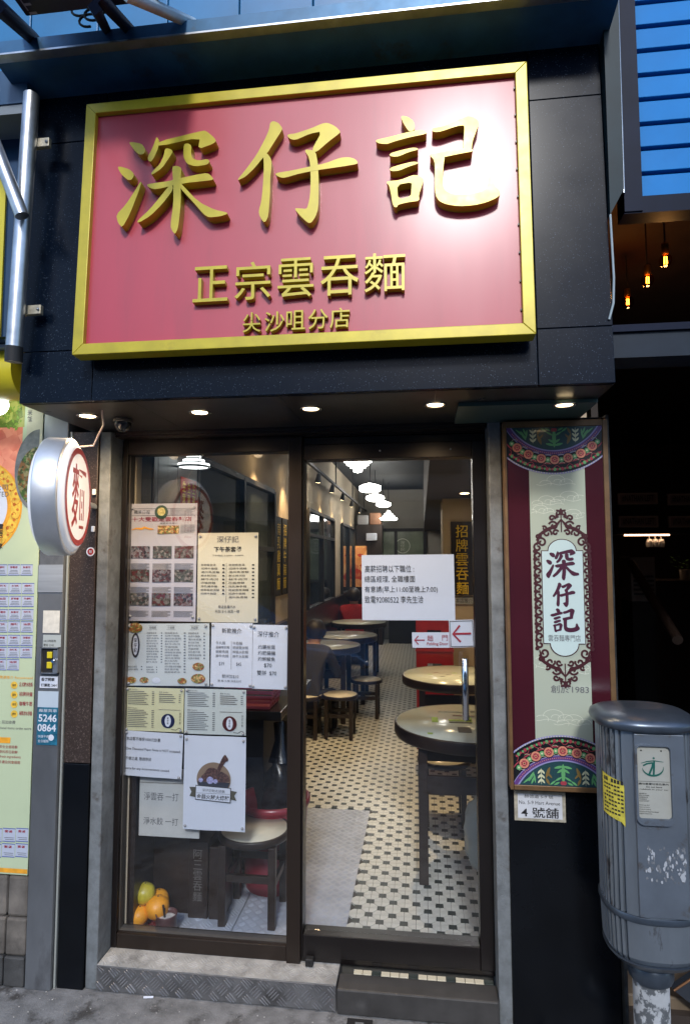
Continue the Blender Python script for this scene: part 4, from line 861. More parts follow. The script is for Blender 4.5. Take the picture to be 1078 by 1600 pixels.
for k, (u, v, w_, h_, c_) in enumerate(((-.12, -.02, .025, .05, 0), (.02, -.01, .025, .05, 0), (-.05, .0, .09, .014, 0), (-.05, -.025, .09, .010, 2), (.11, -.02, .12, .06, 1), (-.02, -.14, .05, .05, 2), (-.14, -.17, .02, .012, 0), (.05, -.2, .05, .010, 2), (.15, -.2, .05, .01, 2), (-.09, .12, .11, .01, 3), (.05, .13, .06, .014, 2), (.03, .06, .12, .006, 3), (-.03, .07, .1, .006, 1))):
    MB().box((.235+u*1.25-.04, .92+v*1.5, FZ+.7006), (.235+u*1.25-.04+w_*1.3, .92+v*1.5+h_*1.8, FZ+.7026)).build('menu_print', pm[c_], t1)
t2 = table('second round cream table in front of the red crates', (.235, 2.22, FZ))
for k in range(9): MB().box((.235-.2+k*.045, 2.2+.08*math.sin(k*2.1), FZ+.7006), (.235-.165+k*.045, 2.21+.08*math.sin(k*2.1), FZ+.7016)).build('menu_print', pm[k % 4], t2)
tt = table('round table on the left beside the wall, nearer of two', (-.86, 4.45, FZ), .37)
dup(tt, (-.84, 5.85, FZ), 'round table on the left in front of the person in red')
dup(tt, (-.97, 3.66, FZ), 'dark round table partly hidden by the door mullion')

# counter, basket, bag, red stool behind the window
t = thing('counter', 'black counter with slanting edge behind the taped menus', 'counter', (-.95, .85, .1005))
MB().box((-1.19, .66, .84), (-.70, 1.5, .885), bev=.004).build('counter_top', M('black_laminate', (.03, .03, .032), .25, var=.2), t); MB().box((-1.19, .70, .1005), (-.80, 1.46, .838)).build('counter_body', BLACK, t)
t = thing('basket', 'pink plastic slotted basket standing on the black counter', 'basket', (-.86, .80, .885))
PK = M('pink_plastic', (.55, .12, .17), .35)
for k in range(4):
    z = .888+k*.026
    for s_ in (-1, 1): MB().box((-.99-k*.004, .80+s_*(.10+k*.004)-.003, z), (-.77+k*.006, .80+s_*(.10+k*.004)+.003, z+.013)).build('side_slat', PK, t)
    MB().box((-.773+k*.006, .80-.10-k*.004, z), (-.767+k*.006, .80+.10+k*.004, z+.013)).build('end_slat', PK, t)
for s_ in range(5): MB().tube([(-.770, .71+s_*.045, .886), (-.750, .706+s_*.047, .995)], .003).build('rib', PK, t)
MB().box((-.99, .70, .8855), (-.77, .90, .889)).build('basket_floor', PK, t); MB().tube([(-1.0, .69, .995), (-.748, .69, .995), (-.748, .91, .995), (-1.0, .91, .995)], .006).build('basket_rim', PK, t)
t = thing('folded_bag', 'black plastic bag slumped below the counter edge', 'bag', (-.70, .62, .1005))
MB().ball((-.715, .75, .42), .17, sq=(.5, .7, 1.45), lump=.10, seed=5).build('bag_body', M('black_plastic_film', (.012, .012, .014), .22, bump=1., bscale=14), t)
MB().tube([(-.715, .75, .62), (-.72, .76, .72), (-.73, .79, .80)], .05, radii=[.07, .035, .04]).build('bag_neck', MATS['black_plastic_film'], t)
t = thing('red_tub', 'dark red plastic tub behind the pale topped stool', 'tub', (-.72, .62, .1005))
MB().lathe([(.13, 0), (.15, .18), (.165, .36), (.172, .40), (.162, .40), (.15, .34), (.13, .02), (0, .015)], (-.72, .60, .1005), 36, caps=False).build('tub_body', M('dark_red_plastic', (.24, .02, .035), .3), t); MB().lathe([(.166, .365), (.176, .375), (.176, .40), (.166, .402)], (-.72, .60, .1005), 36, caps=False).build('tub_rim', MATS['dark_red_plastic'], t)
t = thing('plastic_bag', 'crumpled translucent grey bag beside the table legs', 'bag', (.36, .55, FZ))
MB().ball((.285, .62, .36), .13, sq=(.8, .8, 1.35), lump=.09, seed=9).build('bag_body', M('grey_film', (.28, .32, .31), .25, bump=1., bscale=12), t); MB().tube([(.285, .62, .52), (.29, .63, .60)], .02, radii=[.045, .02]).build('bag_neck', MATS['grey_film'], t)
# red crates
def crate(label, loc):
    t = thing('crate', label, 'crate', loc, 'stacked red crates'); x, y, z = loc; w_, d_, h_ = .30, .22, .27; RC = M('red_crate', (.30, .012, .018), .4, var=.15)
    for s_ in (-1, 1):
        MB().box((x-w_/2, y+s_*d_/2-.008, z), (x+w_/2, y+s_*d_/2+.008, z+h_*.30)).box((x-w_/2, y+s_*d_/2-.008, z+h_*.55), (x+w_/2, y+s_*d_/2+.008, z+h_-.003)).box((x-w_/2, y+s_*d_/2-.008, z+h_*.30), (x-w_*.2, y+s_*d_/2+.008, z+h_*.55)).box((x+w_*.2, y+s_*d_/2-.008, z+h_*.30), (x+w_/2, y+s_*d_/2+.008, z+h_*.55)).build('side_wall', RC, t)
        MB().box((x+s_*(w_/2-.008)-.007, y-d_/2+.009, z), (x+s_*(w_/2-.008)+.007, y+d_/2-.009, z+h_-.003)).build('end_wall', RC, t)
    MB().box((x-w_/2+.016, y-d_/2+.009, z+.003), (x+w_/2-.016, y+d_/2-.009, z+.012)).build('crate_floor', RC, t)
    MB().box((x-w_/2-.006, y-d_/2-.014, z+h_-.025), (x+w_/2+.006, y-d_/2-.009, z+h_-.006)).build('lip', RC, t); return t
c0 = crate('bottom red crate of the stack behind the second table', (.10, 3.02-.16, FZ))
for k, lb in ((1, 'second red crate up in the stack behind the table'), (2, 'third red crate up in the stack behind the table'), (3, 'top red crate of the stack below the arrow stickers')): dup(c0, (.10, 2.86, FZ+.27*k), lb)

# ------------------------------------------------------------------ pendant lamps
def lamp(label, loc, prof, mat=None, sc=1.):
    t = thing('pendant_lamp', label, 'lamp', loc, 'white glass pendant lamps'); x, y, z = loc
    MB().lathe([(r_*sc, zz*sc) for r_, zz in prof], loc, 40, smooth=False).build('glass_shade', mat or LAMPM, t)
    tz = max(zz for _, zz in prof)*sc
    for r_, zz in prof[1:-2:2]:
        if r_ > .06: MB().tube([(x+r_*sc*1.004*math.cos(R(a)), y+r_*sc*1.004*math.sin(R(a)), z+zz*sc) for a in range(0, 361, 12)], .0055, n=5, caps=False).build('tier_shade_ring', M('tier_shade_tone', (.12, .12, .12), .4, .5), t)  # dark rings added to draw the shade lines between glowing tiers
    MB().lathe([(.03, tz+.0), (.045, tz+.01), (.03, tz+.05), (.008, tz+.06)], loc, 20).build('cap', BRUSH, t)
    MB().tube([(x, y, z+tz+.06), (x, y, 2.979)], .006, n=8).build('rod', BLACK, t); return t
tier = [(0, -.10), (.045, -.085), (.045, -.05), (.085, -.045), (.085, -.02), (.12, -.015), (.12, .012), (.15, .018), (.155, .045), (.05, .075), (.03, .08)]
tier2 = [(0, -.05), (.15, -.05), (.155, -.02), (.105, -.012), (.105, .02), (.07, .03), (.07, .06), (.035, .068), (.03, .10)]
drum = [(0, -.05), (.12, -.05), (.15, -.03), (.155, 0), (.15, .03), (.10, .05), (.03, .055)]
oval = [(0, -.06), (.08, -.05), (.135, -.02), (.145, 0), (.13, .025), (.08, .045), (.03, .055)]
def at_depth(px, py, Y): p = AY(px, py, Y); return (p.x, Y, p.z)
lamp('nearest stepped white pendant lamp below the ceiling', at_depth(559, 724, 3.9), tier)
lamp('drum shaped pendant lamp, second from the door', at_depth(578, 763, 6.2), drum)
lamp('flattened oval pendant lamp below the drum shaped one', at_depth(586, 778, 6.9), oval)
lamp('faceted pendant lamp near the back wall', at_depth(599, 788, 7.9), oval, sc=.9)
lamp('rearmost stepped pendant lamp near the back wall', at_depth(607, 808, 8.5), tier2)
lamp('small lit lamp standing in for a mirror reflection above the newspaper page', at_depth(303, 722, .46), tier2, M('mirrored_lamp_glow', (.9, .92, .9), .3, emit=1.6, ecol=(.95, 1, .95)), sc=.5)  # added lamp shape replaces a lamp's reflection in the wall mirror

# ------------------------------------------------------------------ left wall fittings
def wall_panel(label, y0, y1, z0, z1, mat, nv_=2, shelf=None):
    t = thing('mirror_panel', label, 'mirror', (-1.17, (y0+y1)/2, z0)); x = -1.219; X1 = -1.175
    MB().box((x, y0, z0), (x+.012, y1, z1)).build('glass', mat, t); n = nv_
    for k in range(n+1):
        y = y0+(y1-y0)*k/n; MB().box((x+.0125, y-.018, z0), (X1, y+.018, z1)).build('frame_post', BLACK, t)
    for z in [z0, z1]+([shelf] if shelf else []): MB().box((x+.013, y0+.019, z-.018), (X1-.003, y1-.019, z+.018)).build('frame_rail', BLACK, t)
    return t
MIR = M('dark_mirror', (.10, .13, .14), .06, .6); MIR2 = M('blue_mirror', (.14, .19, .24), .06, .8)
wall_panel('black framed dark mirror on the left wall above the tea menu', .75, 2.5, 1.12, 2.19, MIR, 2, 1.72)
wall_panel('tall black framed mirror on the left wall seen through the door', 4.05, 6.0, 1.1, 2.17, MIR2, 2, 1.9)
wall_panel('rear black framed mirror on the left wall', 6.9, 8.6, 1.1, 2.17, MIR2, 2)
for k, (ya, lb, tx) in enumerate(((2.62, 'first narrow black wall plaque with gold characters left of mullion', '南乳雞翼麵'), (2.86, 'second narrow black wall plaque with gold characters left of mullion', '招牌牛腩麵'), (3.09, 'third narrow black wall plaque mostly hidden by the mullion', '潮州魚蛋麵'), (3.62, 'narrow gold lettered plaque just right of the mullion', '香滑豬手麵'))):
    t = thing('wall_plaque', lb, 'plaque', (-1.2, ya, 1.33), 'gold lettered plaques on the left wall')
    MB().box((-1.2195, ya, 1.33), (-1.198, ya+.185, 2.0), bev=.002).build('board', BLACK, t)
    g = MB().column(tx, -.055, -.29, .055, .29, 0, bold=.004); g.xf(Matrix.Translation((-1.1972, ya+.0925, 1.665)) @ Matrix.Rotation(R(90), 4, 'Z')); g.build('characters', M('gold_characters', (.85, .62, .03), .4), t)
t = thing('column_plaque', 'black plaque with five gold characters on the pale column', 'plaque', (.3, 3.04, 1.3))
x0, z0, x1, z1 = pr(705, 815, 740, 930, 3.03); MB().box((x0, 3.025, z0), (x1+.03, 3.049, z1), bev=.002).build('board', M('plaque_brown_black', (.02, .015, .01), .4), t)
x0, z0, x1, z1 = pr(712, 819, 731, 930, 3.03); MB().column('招牌雲吞麵', x0, z0, x1, z1, 3.0235, bold=.004).build('characters', M('gold_characters', (.85, .62, .03), .4), t)
x0, z0, x1, z1 = pr(710, 933, 738, 944, 3.03); tag(MB().box((x0, 3.04, z0), (x1+.03, 3.049, z1)).text('本店推介', x0+.01, z0+.01, x1, z1-.012, 3.0395, 1).build('small_label', [M('grey_label_paper', (.35, .38, .42), .5), INK]), 'small grey label below the five character plaque', 'label')
t = thing('darkening_cupboard', 'added dark cupboard blackening the wall above the newspaper page', 'cupboard', (-1.1, .5, 1.11))  # dark panel added to blacken this front stretch of the left wall
MB().box((-1.2195, .16, 1.11), (-1.172, .70, 2.9), bev=.004).build('carcass', BLACK, t); MB().box((-1.171, .17, 1.2), (-1.165, .43, 2.85)).build('door_leaf', DARKW, t); MB().box((-1.171, .435, 1.2), (-1.165, .69, 2.85)).build('door_leaf', DARKW, t)
t = thing('red_banner', 'red paper banner with gold characters behind the newspaper page', 'banner', (-1.16, .56, 1.8))
MB().box((-1.1645, .47, 1.78), (-1.1625, .68, 2.05)).build('banner_sheet', M('banner_red', (.35, .02, .02), .6, var=.2), t)
for k in range(3): q = MB().column('生意興隆', -.02, -.12, .02, .12, 0, bold=.01); q.xf(Matrix.Translation((-1.162, .51+k*.065, 1.915)) @ Matrix.Rotation(R(90), 4, 'Z')); q.build('characters', MATS['gold_characters'], t)
# track with spot lamps washing the left wall
t = thing('light_track', 'black ceiling track along the left wall', 'light track', (-1.05, 5, 2.55)); MB().box((-1.07, 1.0, 2.545), (-1.04, 9.5, 2.57)).build('rail', BLACK, t)
for k in range(5): MB().box((-1.062, 1.4+k*1.9, 2.57), (-1.048, 1.42+k*1.9, 2.979)).build('hanger', BLACK, t)
for k, y in enumerate((1.9, 2.85, 3.9, 4.9, 5.9, 7.0, 8.2)):
    t = thing('track_spotlight', ['spotlight on the track nearest the street', 'spotlight on the track, second from the street', 'spotlight on the track, third from the street', 'spotlight on the track, fourth from the street', 'spotlight on the track, fifth from the street', 'spotlight on the track, sixth from the street', 'rearmost spotlight on the track'][k], 'spotlight', (-1.055, y, 2.54), 'spotlights on the left ceiling track')
    d = Vector((-.10, .16, -.55)).normalized(); b_ = Vector((-1.055, y, 2.50))
    MB().tube([(-1.055, y, 2.545), b_], .008, n=8).build('arm', BLACK, t); MB().tube([b_-d*.03, b_+d*.06], .03, n=16, radii=[.02, .034]).build('lamp_head', BLACK, t)
    MB().tube([b_+d*.0605, b_+d*.062], .028, n=16).build('lens', WARM, t)
    s_ = bpy.data.lights.new('spot_beam', 'SPOT'); s_.energy = 20; s_.color = (1, .66, .34); s_.spot_size = R(70); s_.spot_blend = .7; s_.shadow_soft_size = .03
    q = bpy.data.objects.new('spot_beam', s_); COL.objects.link(q); q.parent = t; q.location = b_+d*.07-ROOT[t.name]; q.rotation_euler = d.to_track_quat('-Z', 'Y').to_euler()
for k, (x, y, lb) in enumerate(((.42, 2.1, 'recessed lamp in the bulkhead nearer the door'), (.35, 2.6, 'recessed lamp in the bulkhead farther back'), (-.45, 2.0, 'warm ceiling spotlight over the tiled aisle'))):
    t = thing('recessed_lamp', lb, 'lamp', (x, y, 2.169 if k < 2 else 2.979)); z = 2.1695 if k < 2 else 2.979
    MB().lathe([(.045, 0), (.05, -.004), (.04, -.006)], (x, y, z), 20, caps=False).build('trim_ring', BRUSH, t); MB().lathe([(0, -.004), (.038, -.0035)], (x, y, z), 20).build('lens', WARM, t)
    s_ = bpy.data.lights.new('spot_beam', 'SPOT'); s_.energy = 14 if k < 2 else 110; s_.color = (1, .7, .36); s_.spot_size = R(80); s_.spot_blend = .8; s_.shadow_soft_size = .03
    q = bpy.data.objects.new('spot_beam', s_); COL.objects.link(q); q.parent = t; q.location = (x-ROOT[t.name].x, y-ROOT[t.name].y, z-.012-ROOT[t.name].z)

# ------------------------------------------------------------------ back of the room
t = thing('cabinet', 'dark cabinet with lit food picture beside the seated person', 'cabinet', (-.95, 8.7, .1))
MB().box((-1.17, 8.7, .1), (-.70, 9.1, 2.25)).build('cabinet_body', DARKW, t)
x0, z0, x1, z1 = pr(553, 853, 573, 917, 8.69); MB().rect(x0, z0, x1, z1, 8.69).build('food_picture', photo_mat('lit_food_photo', [(150, 70, 40), (220, 150, 90), (240, 190, 130), (180, 60, 40)], 9), t)
for k, (a, b, h_, c_, lb) in enumerate(((-1.15, -.95, .18, (.4, .4, .42), 'pale wrapped bundle on top of the rear cabinet'), (-.93, -.72, .22, (.28, .14, .08), 'brown cardboard box on top of the rear cabinet'))):
    tag(MB().box((a, 8.72, 2.251), (b, 9.0, 2.25+h_), bev=.02).build('storage_box' if k else 'wrapped_bundle', M('box%d' % k, c_, .7, var=.2)), lb, 'box' if k else 'bundle')
x0, z0, x1, z1 = pr(572, 833, 584, 843, 8.6); tag(MB().box((x0, 8.6, z0-.02), (x1+.05, 8.69, z1), bev=.01).build('white_box', PAPER), 'small white box at the end of the rear cabinet', 'box')
t = thing('display_window', 'black framed display window across the back wall', 'window', (-.5, 9.58, 1.0))
x0, z0, x1, z1 = pr(590, 828, 664, 975, 9.56); MB().box((x0, 9.57, .9), (x1, 9.599, z1)).build('pane', M('green_display', (.16, .19, .13), .3, var=.4, scale=3), t)
for xx in (x0, (x0+x1)/2-.1, x1): MB().box((xx-.03, 9.54, .9), (xx+.03, 9.569, z1)).build('frame_post', BLACK, t)
for zz in (z1, z0+(z1-z0)*.45): MB().box((x0-.03, 9.545, zz-.03), (x1+.03, 9.569, zz+.03)).build('frame_rail', BLACK, t)
c = AY(629, 853, 9.56); MB().ring(c.x, c.z, .13, .145, 9.56).column('深仔記', c.x-.04, c.z-.1, c.x+.04, c.z+.1, 9.56).build('emblem', M('pale_emblem', (.6, .62, .5), .5), t)
for k, (px, py, w_, h_, c_, lb) in enumerate(((566, 863, .28, .12, (.25, .4, .5), 'pale blue bundle on the rear shelf'), (640, 868, .2, .14, (.5, .4, .1), 'yellow packet on the rear counter')  )):
    p = AY(px, py, 9.0); tag(MB().ball((p.x, 9.0, p.z-.05), h_*.5, sq=(w_/h_, 1, .9), lump=.05, seed=k).build('bundle', M('bun%d' % k, c_, .6, var=.3)), lb, 'bundle')
t = thing('rear_counter', 'dark counter in front of the back wall', 'counter', (-.3, 9.0, .1)); MB().box((-.62, 8.85, 1.18), (.59, 9.4, 1.22)).build('counter_top', DARKW, t); MB().box((-.6, 8.9, .1), (.59, 9.4, 1.179)).build('counter_body', BLACK, t)

# ------------------------------------------------------------------ diners
def person(label, loc, rz, top, hair, lean=0., sc=1., hat=None):
    J = dict(pel=(0, 0, .46), bel=(0, .03+lean*.3, .62), che=(0, .05+lean*.8, .84), nk=(0, .06+lean, .99), hd=(0, .09+lean*1.25, 1.09), tp=(0, .10+lean*1.3, 1.20))
    for s_, n in ((-1, 'l'), (1, 'r')):
        J.update({'sh'+n: (s_*.17, .05+lean*.9, .92), 'el'+n: (s_*.23, .16+lean, .68), 'wr'+n: (s_*.14, .36+lean*.6, .70), 'ha'+n: (s_*.10, .44+lean*.5, .72), 'hip'+n: (s_*.10, .03, .46), 'kn'+n: (s_*.12, .44, .47), 'an'+n: (s_*.12, .42, .08), 'to'+n: (s_*.12, .56, .035)})
    E_ = [('pel', 'bel'), ('bel', 'che'), ('che', 'nk'), ('nk', 'hd'), ('hd', 'tp')]
    for n in 'lr': E_ += [('che', 'sh'+n), ('sh'+n, 'el'+n), ('el'+n, 'wr'+n), ('wr'+n, 'ha'+n), ('pel', 'hip'+n), ('hip'+n, 'kn'+n), ('kn'+n, 'an'+n), ('an'+n, 'to'+n)]
    ks = list(J); me = bpy.data.meshes.new('p'); me.from_pydata([J[k] for k in ks], [(ks.index(a), ks.index(b)) for a, b in E_], [])
    o = bpy.data.objects.new('p', me); COL.objects.link(o); o.modifiers.new('s', 'SKIN'); sb = o.modifiers.new('b', 'SUBSURF'); sb.levels = sb.render_levels = 2
    rad = dict(pel=(.15, .12), bel=(.14, .11), che=(.16, .11), nk=(.055, .055), hd=(.085, .10), tp=(.06, .07), sh=(.07, .07), el=(.05, .05), wr=(.035, .035), ha=(.04, .025), hip=(.09, .09), kn=(.07, .07), an=(.045, .045), to=(.045, .035))
    for i, k in enumerate(ks):
        key = k if k in rad else k[:-1]; me.skin_vertices[0].data[i].radius = rad[key]; me.skin_vertices[0].data[i].use_root = (k == 'pel')
    m2 = bpy.data.meshes.new_from_object(o.evaluated_get(bpy.context.evaluated_depsgraph_get())); bpy.data.objects.remove(o)
    SK = M('skin', (.45, .26, .18), .5); TR = M('dark_trousers', (.02, .02, .028), .8); HR = M('dark_hair', (.018, .013, .011), .5, bump=.6, bscale=90)
    t = thing('person', label, 'person', loc, rot=(0, 0, rz)); t.scale = (sc,)*3
    m2.materials.clear()
    for q in (SK, top, TR): m2.materials.append(q)
    hz = Vector(J['nk']).z
    for p in m2.polygons:
        c_ = p.center; p.use_smooth = True
        wrist = c_.y > .33+lean*.6 and c_.z > .6
        p.material_index = 2 if c_.z < .53 else (0 if c_.z > hz+.01 or wrist else 1)
    b = bpy.data.objects.new('body', m2); COL.objects.link(b); b.parent = t
    hc = Vector(J['hd'])+Vector((0, -.012, .035)); g = MB(); g.ball(hc, .108, sq=(.98, 1.08, 1.08), lump=.02, n=24, k=16, seed=4)
    g2 = MB(); keep = [f for f in g.f if not (sum(g.v[i][1] for i in f)/4 > hc.y+.045 and sum(g.v[i][2] for i in f)/4 < hc.z+.05) and sum(g.v[i][2] for i in f)/4 > hc.z-.085]
    g2.add(g.v, keep, 0, True); g2.build('hair', HR, t, local=True)
    f_ = MB(); hd = Vector(J['hd'])
    for s_ in (-1, 1): f_.ball(hd+Vector((s_*.033, .096, .012)), .009, 1, 10, 6).ball(hd+Vector((s_*.088, .0, -.005)), .022, 0, 10, 6, sq=(.4, .7, 1.1))
    f_.ball(hd+Vector((0, .106, -.015)), .014, 0, 10, 6, sq=(.8, 1, 1.3)).ball(hd+Vector((0, .096, -.048)), .018, 2, 10, 6, sq=(1.1, .4, .35)); f_.build('face', [SK, INK, M('lips', (.35, .12, .1), .5)], t, local=True)
    fg = MB()
    for s_ in (-1, 1):
        w_ = Vector((s_*.10, .44+lean*.5, .72))
        for k in range(4): fg.tube([w_+Vector(((k-1.5)*.018, .02, 0)), w_+Vector(((k-1.5)*.02, .06, .004)), w_+Vector(((k-1.5)*.02, .075+.006*(k in (1, 2)), -.02))], .008, n=6)
        fg.tube([w_+Vector((-s_*.03, -.01, 0)), w_+Vector((-s_*.05, .03, -.005))], .009, n=6)
    fg.build('fingers', SK, t, local=True); return t
stp = dup(s0, (-.98, 6.62, FZ), 'stool under the person in the red top')
person('person in a red top seated with back to the door', (-.98, 6.56, .0), R(6), M('red_top', (.35, .012, .018), .8, var=.2), None, sc=.98)
dup(s0, (-1.02, 3.0, FZ), 'stool under the person in dark clothes')
person('person in dark clothes leaning over a table by the left wall', (-1.02, 2.98, .0), R(-15), M('dark_top', (.03, .028, .03), .8), None, lean=.14, sc=.88)

# ================================================================== right of the door: ornate panel
t = thing('black_pier', 'polished black stone pier below and behind the ornate panel', 'pier', (.48, 0, 0))
MB().box((.304, -.058, 0), (.672, .10, .835), bev=.003).build('lower_slab', BLKGL, t); MB().box((.304, -.055, .837), (.672, .10, ZB-.002), bev=.003).build('upper_slab', BLKGL, t)
MB().box((.673, -.085, 0), (.684, .05, ZB-.002)).build('corner_strip', M('corner_dark', (.03, .033, .035), .4, .3, var=.5, scale=30), t)
Yo = -.105
op = thing('ornate_panel', 'tall maroon and cream panel with ornate arches and calligraphy', 'advertising panel', (.49, Yo, .84))
PX0, PZ1 = .3165, 2.126; kk = .3365/148
U = lambda u: PX0+u*kk
V = lambda v: PZ1-v*.00229
WOODF = M('panel_frame_wood', (.16, .09, .04), .4, .2, var=.3, scale=12)
MB().box((.304, Yo-.004, .832), (.3155, -.0585, 2.15), bev=.002).build('frame_bar', WOODF, op); MB().box((.654, Yo-.004, .832), (.672, -.0585, 2.15), bev=.002).build('frame_bar', WOODF, op)
MB().box((.316, Yo-.004, .832), (.6535, -.0585, .850), bev=.002).build('frame_bar', WOODF, op); MB().box((.316, Yo-.004, 2.127), (.6535, -.0585, 2.15), bev=.002).build('frame_bar', WOODF, op)
MB().box((.316, Yo, .8505), (.6535, -.0585, 2.1265)).build('maroon_field', M('maroon_print', (.05, .008, .014), .18, var=.12, scale=4, coat=.4), op)
CRM = M('pale_strip_print', (.40, .44, .35), .3, coat=.3); MB().rect(U(34), V(500), U(120), V(60), Yo-.0005).build('cream_strip', CRM, op)
# cloud lines
g = MB(); rn = random.Random(5)
def cloud(u, v, s_):
    for a0, r_, du, dv in ((0, 14, 0, 0), (20, 10, 16, 4), (-10, 9, -16, 5), (0, 6, 3, 2)):
        pts = [(U(u+(du+r_*math.cos(R(a)))*s_), V(v-(-dv+r_*.62*math.sin(R(a)))*s_)) for a in range(a0-20, a0+200, 16)]
        pts = [p for p in pts if U(35) < p[0] < U(119)]
        if len(pts) > 2: g.strip(pts, .0012, Yo-.0008)
    pts = [(U(u-30*s_+k*6*s_), V(v+6*s_+1.6*math.sin(k*1.3))) for k in range(11)]; pts = [p for p in pts if U(35) < p[0] < U(119)]
    if len(pts) > 2: g.strip(pts, .0012, Yo-.0008)
for u, v, s_ in ((75, 86, 1), (60, 118, .9), (95, 112, 1), (50, 132, .8), (100, 140, .9), (45, 372, 1), (105, 380, 1), (62, 452, 1.1), (92, 458, 1)): g = MB(); cloud(u, v, s_); g.build('cloud_line', M('cloud_line_print', (.72, .74, .62), .4), op)

# arches at top and bottom
cols = dict(blk=(.008, .01, .012), lil=(.28, .26, .5), pur=(.12, .05, .2), grn=(.12, .36, .14), org=(.62, .25, .16), red=(.35, .05, .07), tan=(.20, .13, .04), cream=(.6, .62, .4), teal=(.02, .06, .07))
PM = {k: M('print_'+k, v, .3, coat=.3) for k, v in cols.items()}
def clip_ring(g, cx, cz, ra, rb, y, mi, sgn):
    """ring clipped to the panel width and edge"""
    n = 120
    for i in range(n):
        a0, a1 = math.pi*i/n, math.pi*(i+1)/n
        q = [(cx+r_*math.cos(a), cz+sgn*r_*math.sin(a)) for r_, a in ((ra, a0), (rb, a0), (rb, a1), (ra, a1))]
        q = [(min(max(x, U(0)+.0005), U(148)-.0005), z) for x, z in q]
        q = [(x, min(z, V(0)-.0003) if sgn < 0 else max(z, V(557)+.0003)) for x, z in q]
        if max(p[0] for p in q)-min(p[0] for p in q) < 1e-5 or max(p[1] for p in q)-min(p[1] for p in q) < 1e-5: continue
        g.add([(x, y, z) for x, z in q], [(0,1,2,3)], mi)
for sgn in (-1, 1):
    cz = V(-39) if sgn < 0 else V(557+39); cx = U(74); k = kk
    g = MB(); y = Yo-.001
    for j, (ra, rb, c_) in enumerate(((0, 116, 'lil'), (0, 113.5, 'blk'), (0, 100, 'red'), (0, 98, 'blk'), (0, 86, 'lil'), (0, 85, 'pur'), (0, 79, 'lil'), (0, 77, 'teal'))):
        y -= .0003; clip_ring(g, cx, cz, 0 if j else ra*k, rb*k, y, j, sgn)
    g.build('arch_bands', [PM[c_] for c_ in ('lil', 'blk', 'red', 'blk', 'lil', 'pur', 'lil', 'teal')], op)
    def at_(r_, a): return cx+r_*k*math.sin(R(a)), cz+sgn*r_*k*math.cos(R(a))
    inb = lambda p, m_=0: U(1+m_) < p[0] < U(147-m_) and V(556-m_) < p[1] < V(1+m_)
    for i in range(-4, 5):
        p = at_(92+.5, i*13.0)
        if not inb(p, 7): continue
        md = MB().disc(p[0], p[1], 8.6*k, y-.0003, 0, 24).disc(p[0], p[1], 7.4*k, y-.0006, 1, 24)
        for q in range(4):
            for s_ in (-1, 1):
                a = R(q*90+i*13+s_*20+45); md.disc(p[0]+3.6*k*math.cos(a), p[1]+3.6*k*math.sin(a), 1.5*k, y-.0009, 2, 8)
        md.disc(p[0], p[1], 1.1*k, y-.0012, 3, 8); md.build('medallion', [PM['blk'], PM['org'], PM['red'], PM['blk']], op)
    g = MB()
    for i in range(-4, 4):
        p = at_(93, i*13+6.5)
        if inb(p, 5): g.disc(p[0], p[1], 3.8*k, y-.0004, 0, 14).disc(p[0], p[1], 1.6*k, y-.0007, 1, 10)
        for r_ in (86.5, 99.5):
            p = at_(r_, i*13+6.5)
            if inb(p, 4): g.strip([(p[0]+4*k*math.cos(R(a)), p[1]+2.2*k*math.sin(R(a))) for a in range(0, 190, 30)], .0012, y-.0004, 1)
    for i in range(-24, 25):
        p = at_(82, i*2.2)
        if inb(p, 1): g.disc(p[0], p[1], .8*k, y-.0004, 2, 6)
        p = at_(108, i*2.1)
        if inb(p, 2): g.disc(p[0], p[1], (1.9 if i % 3 else 2.8)*k, y-.0004, 3 if i % 2 else 4, 8)
        p = at_(114.6, i*2.1)
        if inb(p, 1): g.disc(p[0], p[1], .9*k, y-.0004, 5, 6)
    for i in range(-5, 6):
        pts = [at_(105+3*math.sin(a*.7), i*11+a*1.0-5) for a in range(0, 11)]
        pts = [p for p in pts if inb(p, 1)]
        if len(pts) > 2: g.strip(pts, .0022, y-.0007, 3)
    g.build('arch_beads', [PM['grn'], PM['cream'], PM['org'], PM['red'], PM['grn'], PM['cream']], op)
    # foliage in the dark segment
    g = MB()
    def leaf(u0, v0, u1, v1, w_, mi):
        a, b = (u0, v0), (u1, v1); pts = [(U(a[0]+(b[0]-a[0])*s_/6), V((a[1]+(b[1]-a[1])*s_/6) if sgn < 0 else 557-(a[1]+(b[1]-a[1])*s_/6))) for s_ in range(7)]
        g.strip(pts, w_*k, y-.0005-.00003*len(g.f) % .0004, mi, taper=True)
    for d in (-1, 1):
        C_ = 74
        for (u, v, uu, vv, w_, mi) in ((0, 33, 0, 4, 6, 0), (0, 26, 9, 20, 3.5, 0), (0, 30, 13, 27, 4, 0), (2, 14, 12, 8, 3, 0), (12, 8, 20, 2, 3, 0), (6, 6, 14, 2, 3, 0), (20, 28, 26, 12, 5, 2), (26, 12, 21, 2, 4, 2), (24, 20, 17, 12, 3, 2), (33, 26, 33, 2, 1.4, 1), (33, 24, 38, 18, 3, 1), (33, 24, 28, 18, 3, 1), (33, 17, 38, 11, 3, 1), (33, 17, 28, 11, 3, 1), (33, 10, 38, 4, 3, 1), (33, 10, 28, 4, 3, 1), (44, 20, 52, 6, 4, 0), (44, 16, 60, 3, 3, 0), (44, 12, 48, 2, 3, 0), (44, 18, 42, 4, 3, 0)): leaf(C_+d*u, v, C_+d*uu, vv, w_, mi)
        p = (U(C_+1.5*d), V(5 if sgn < 0 else 552)); g.disc(p[0], p[1], 3.2*k, y-.0012-.0001*d, 3, 12)
    g.build('foliage_print', [PM['grn'], PM['cream'], PM['tan'], PM['red']], op)
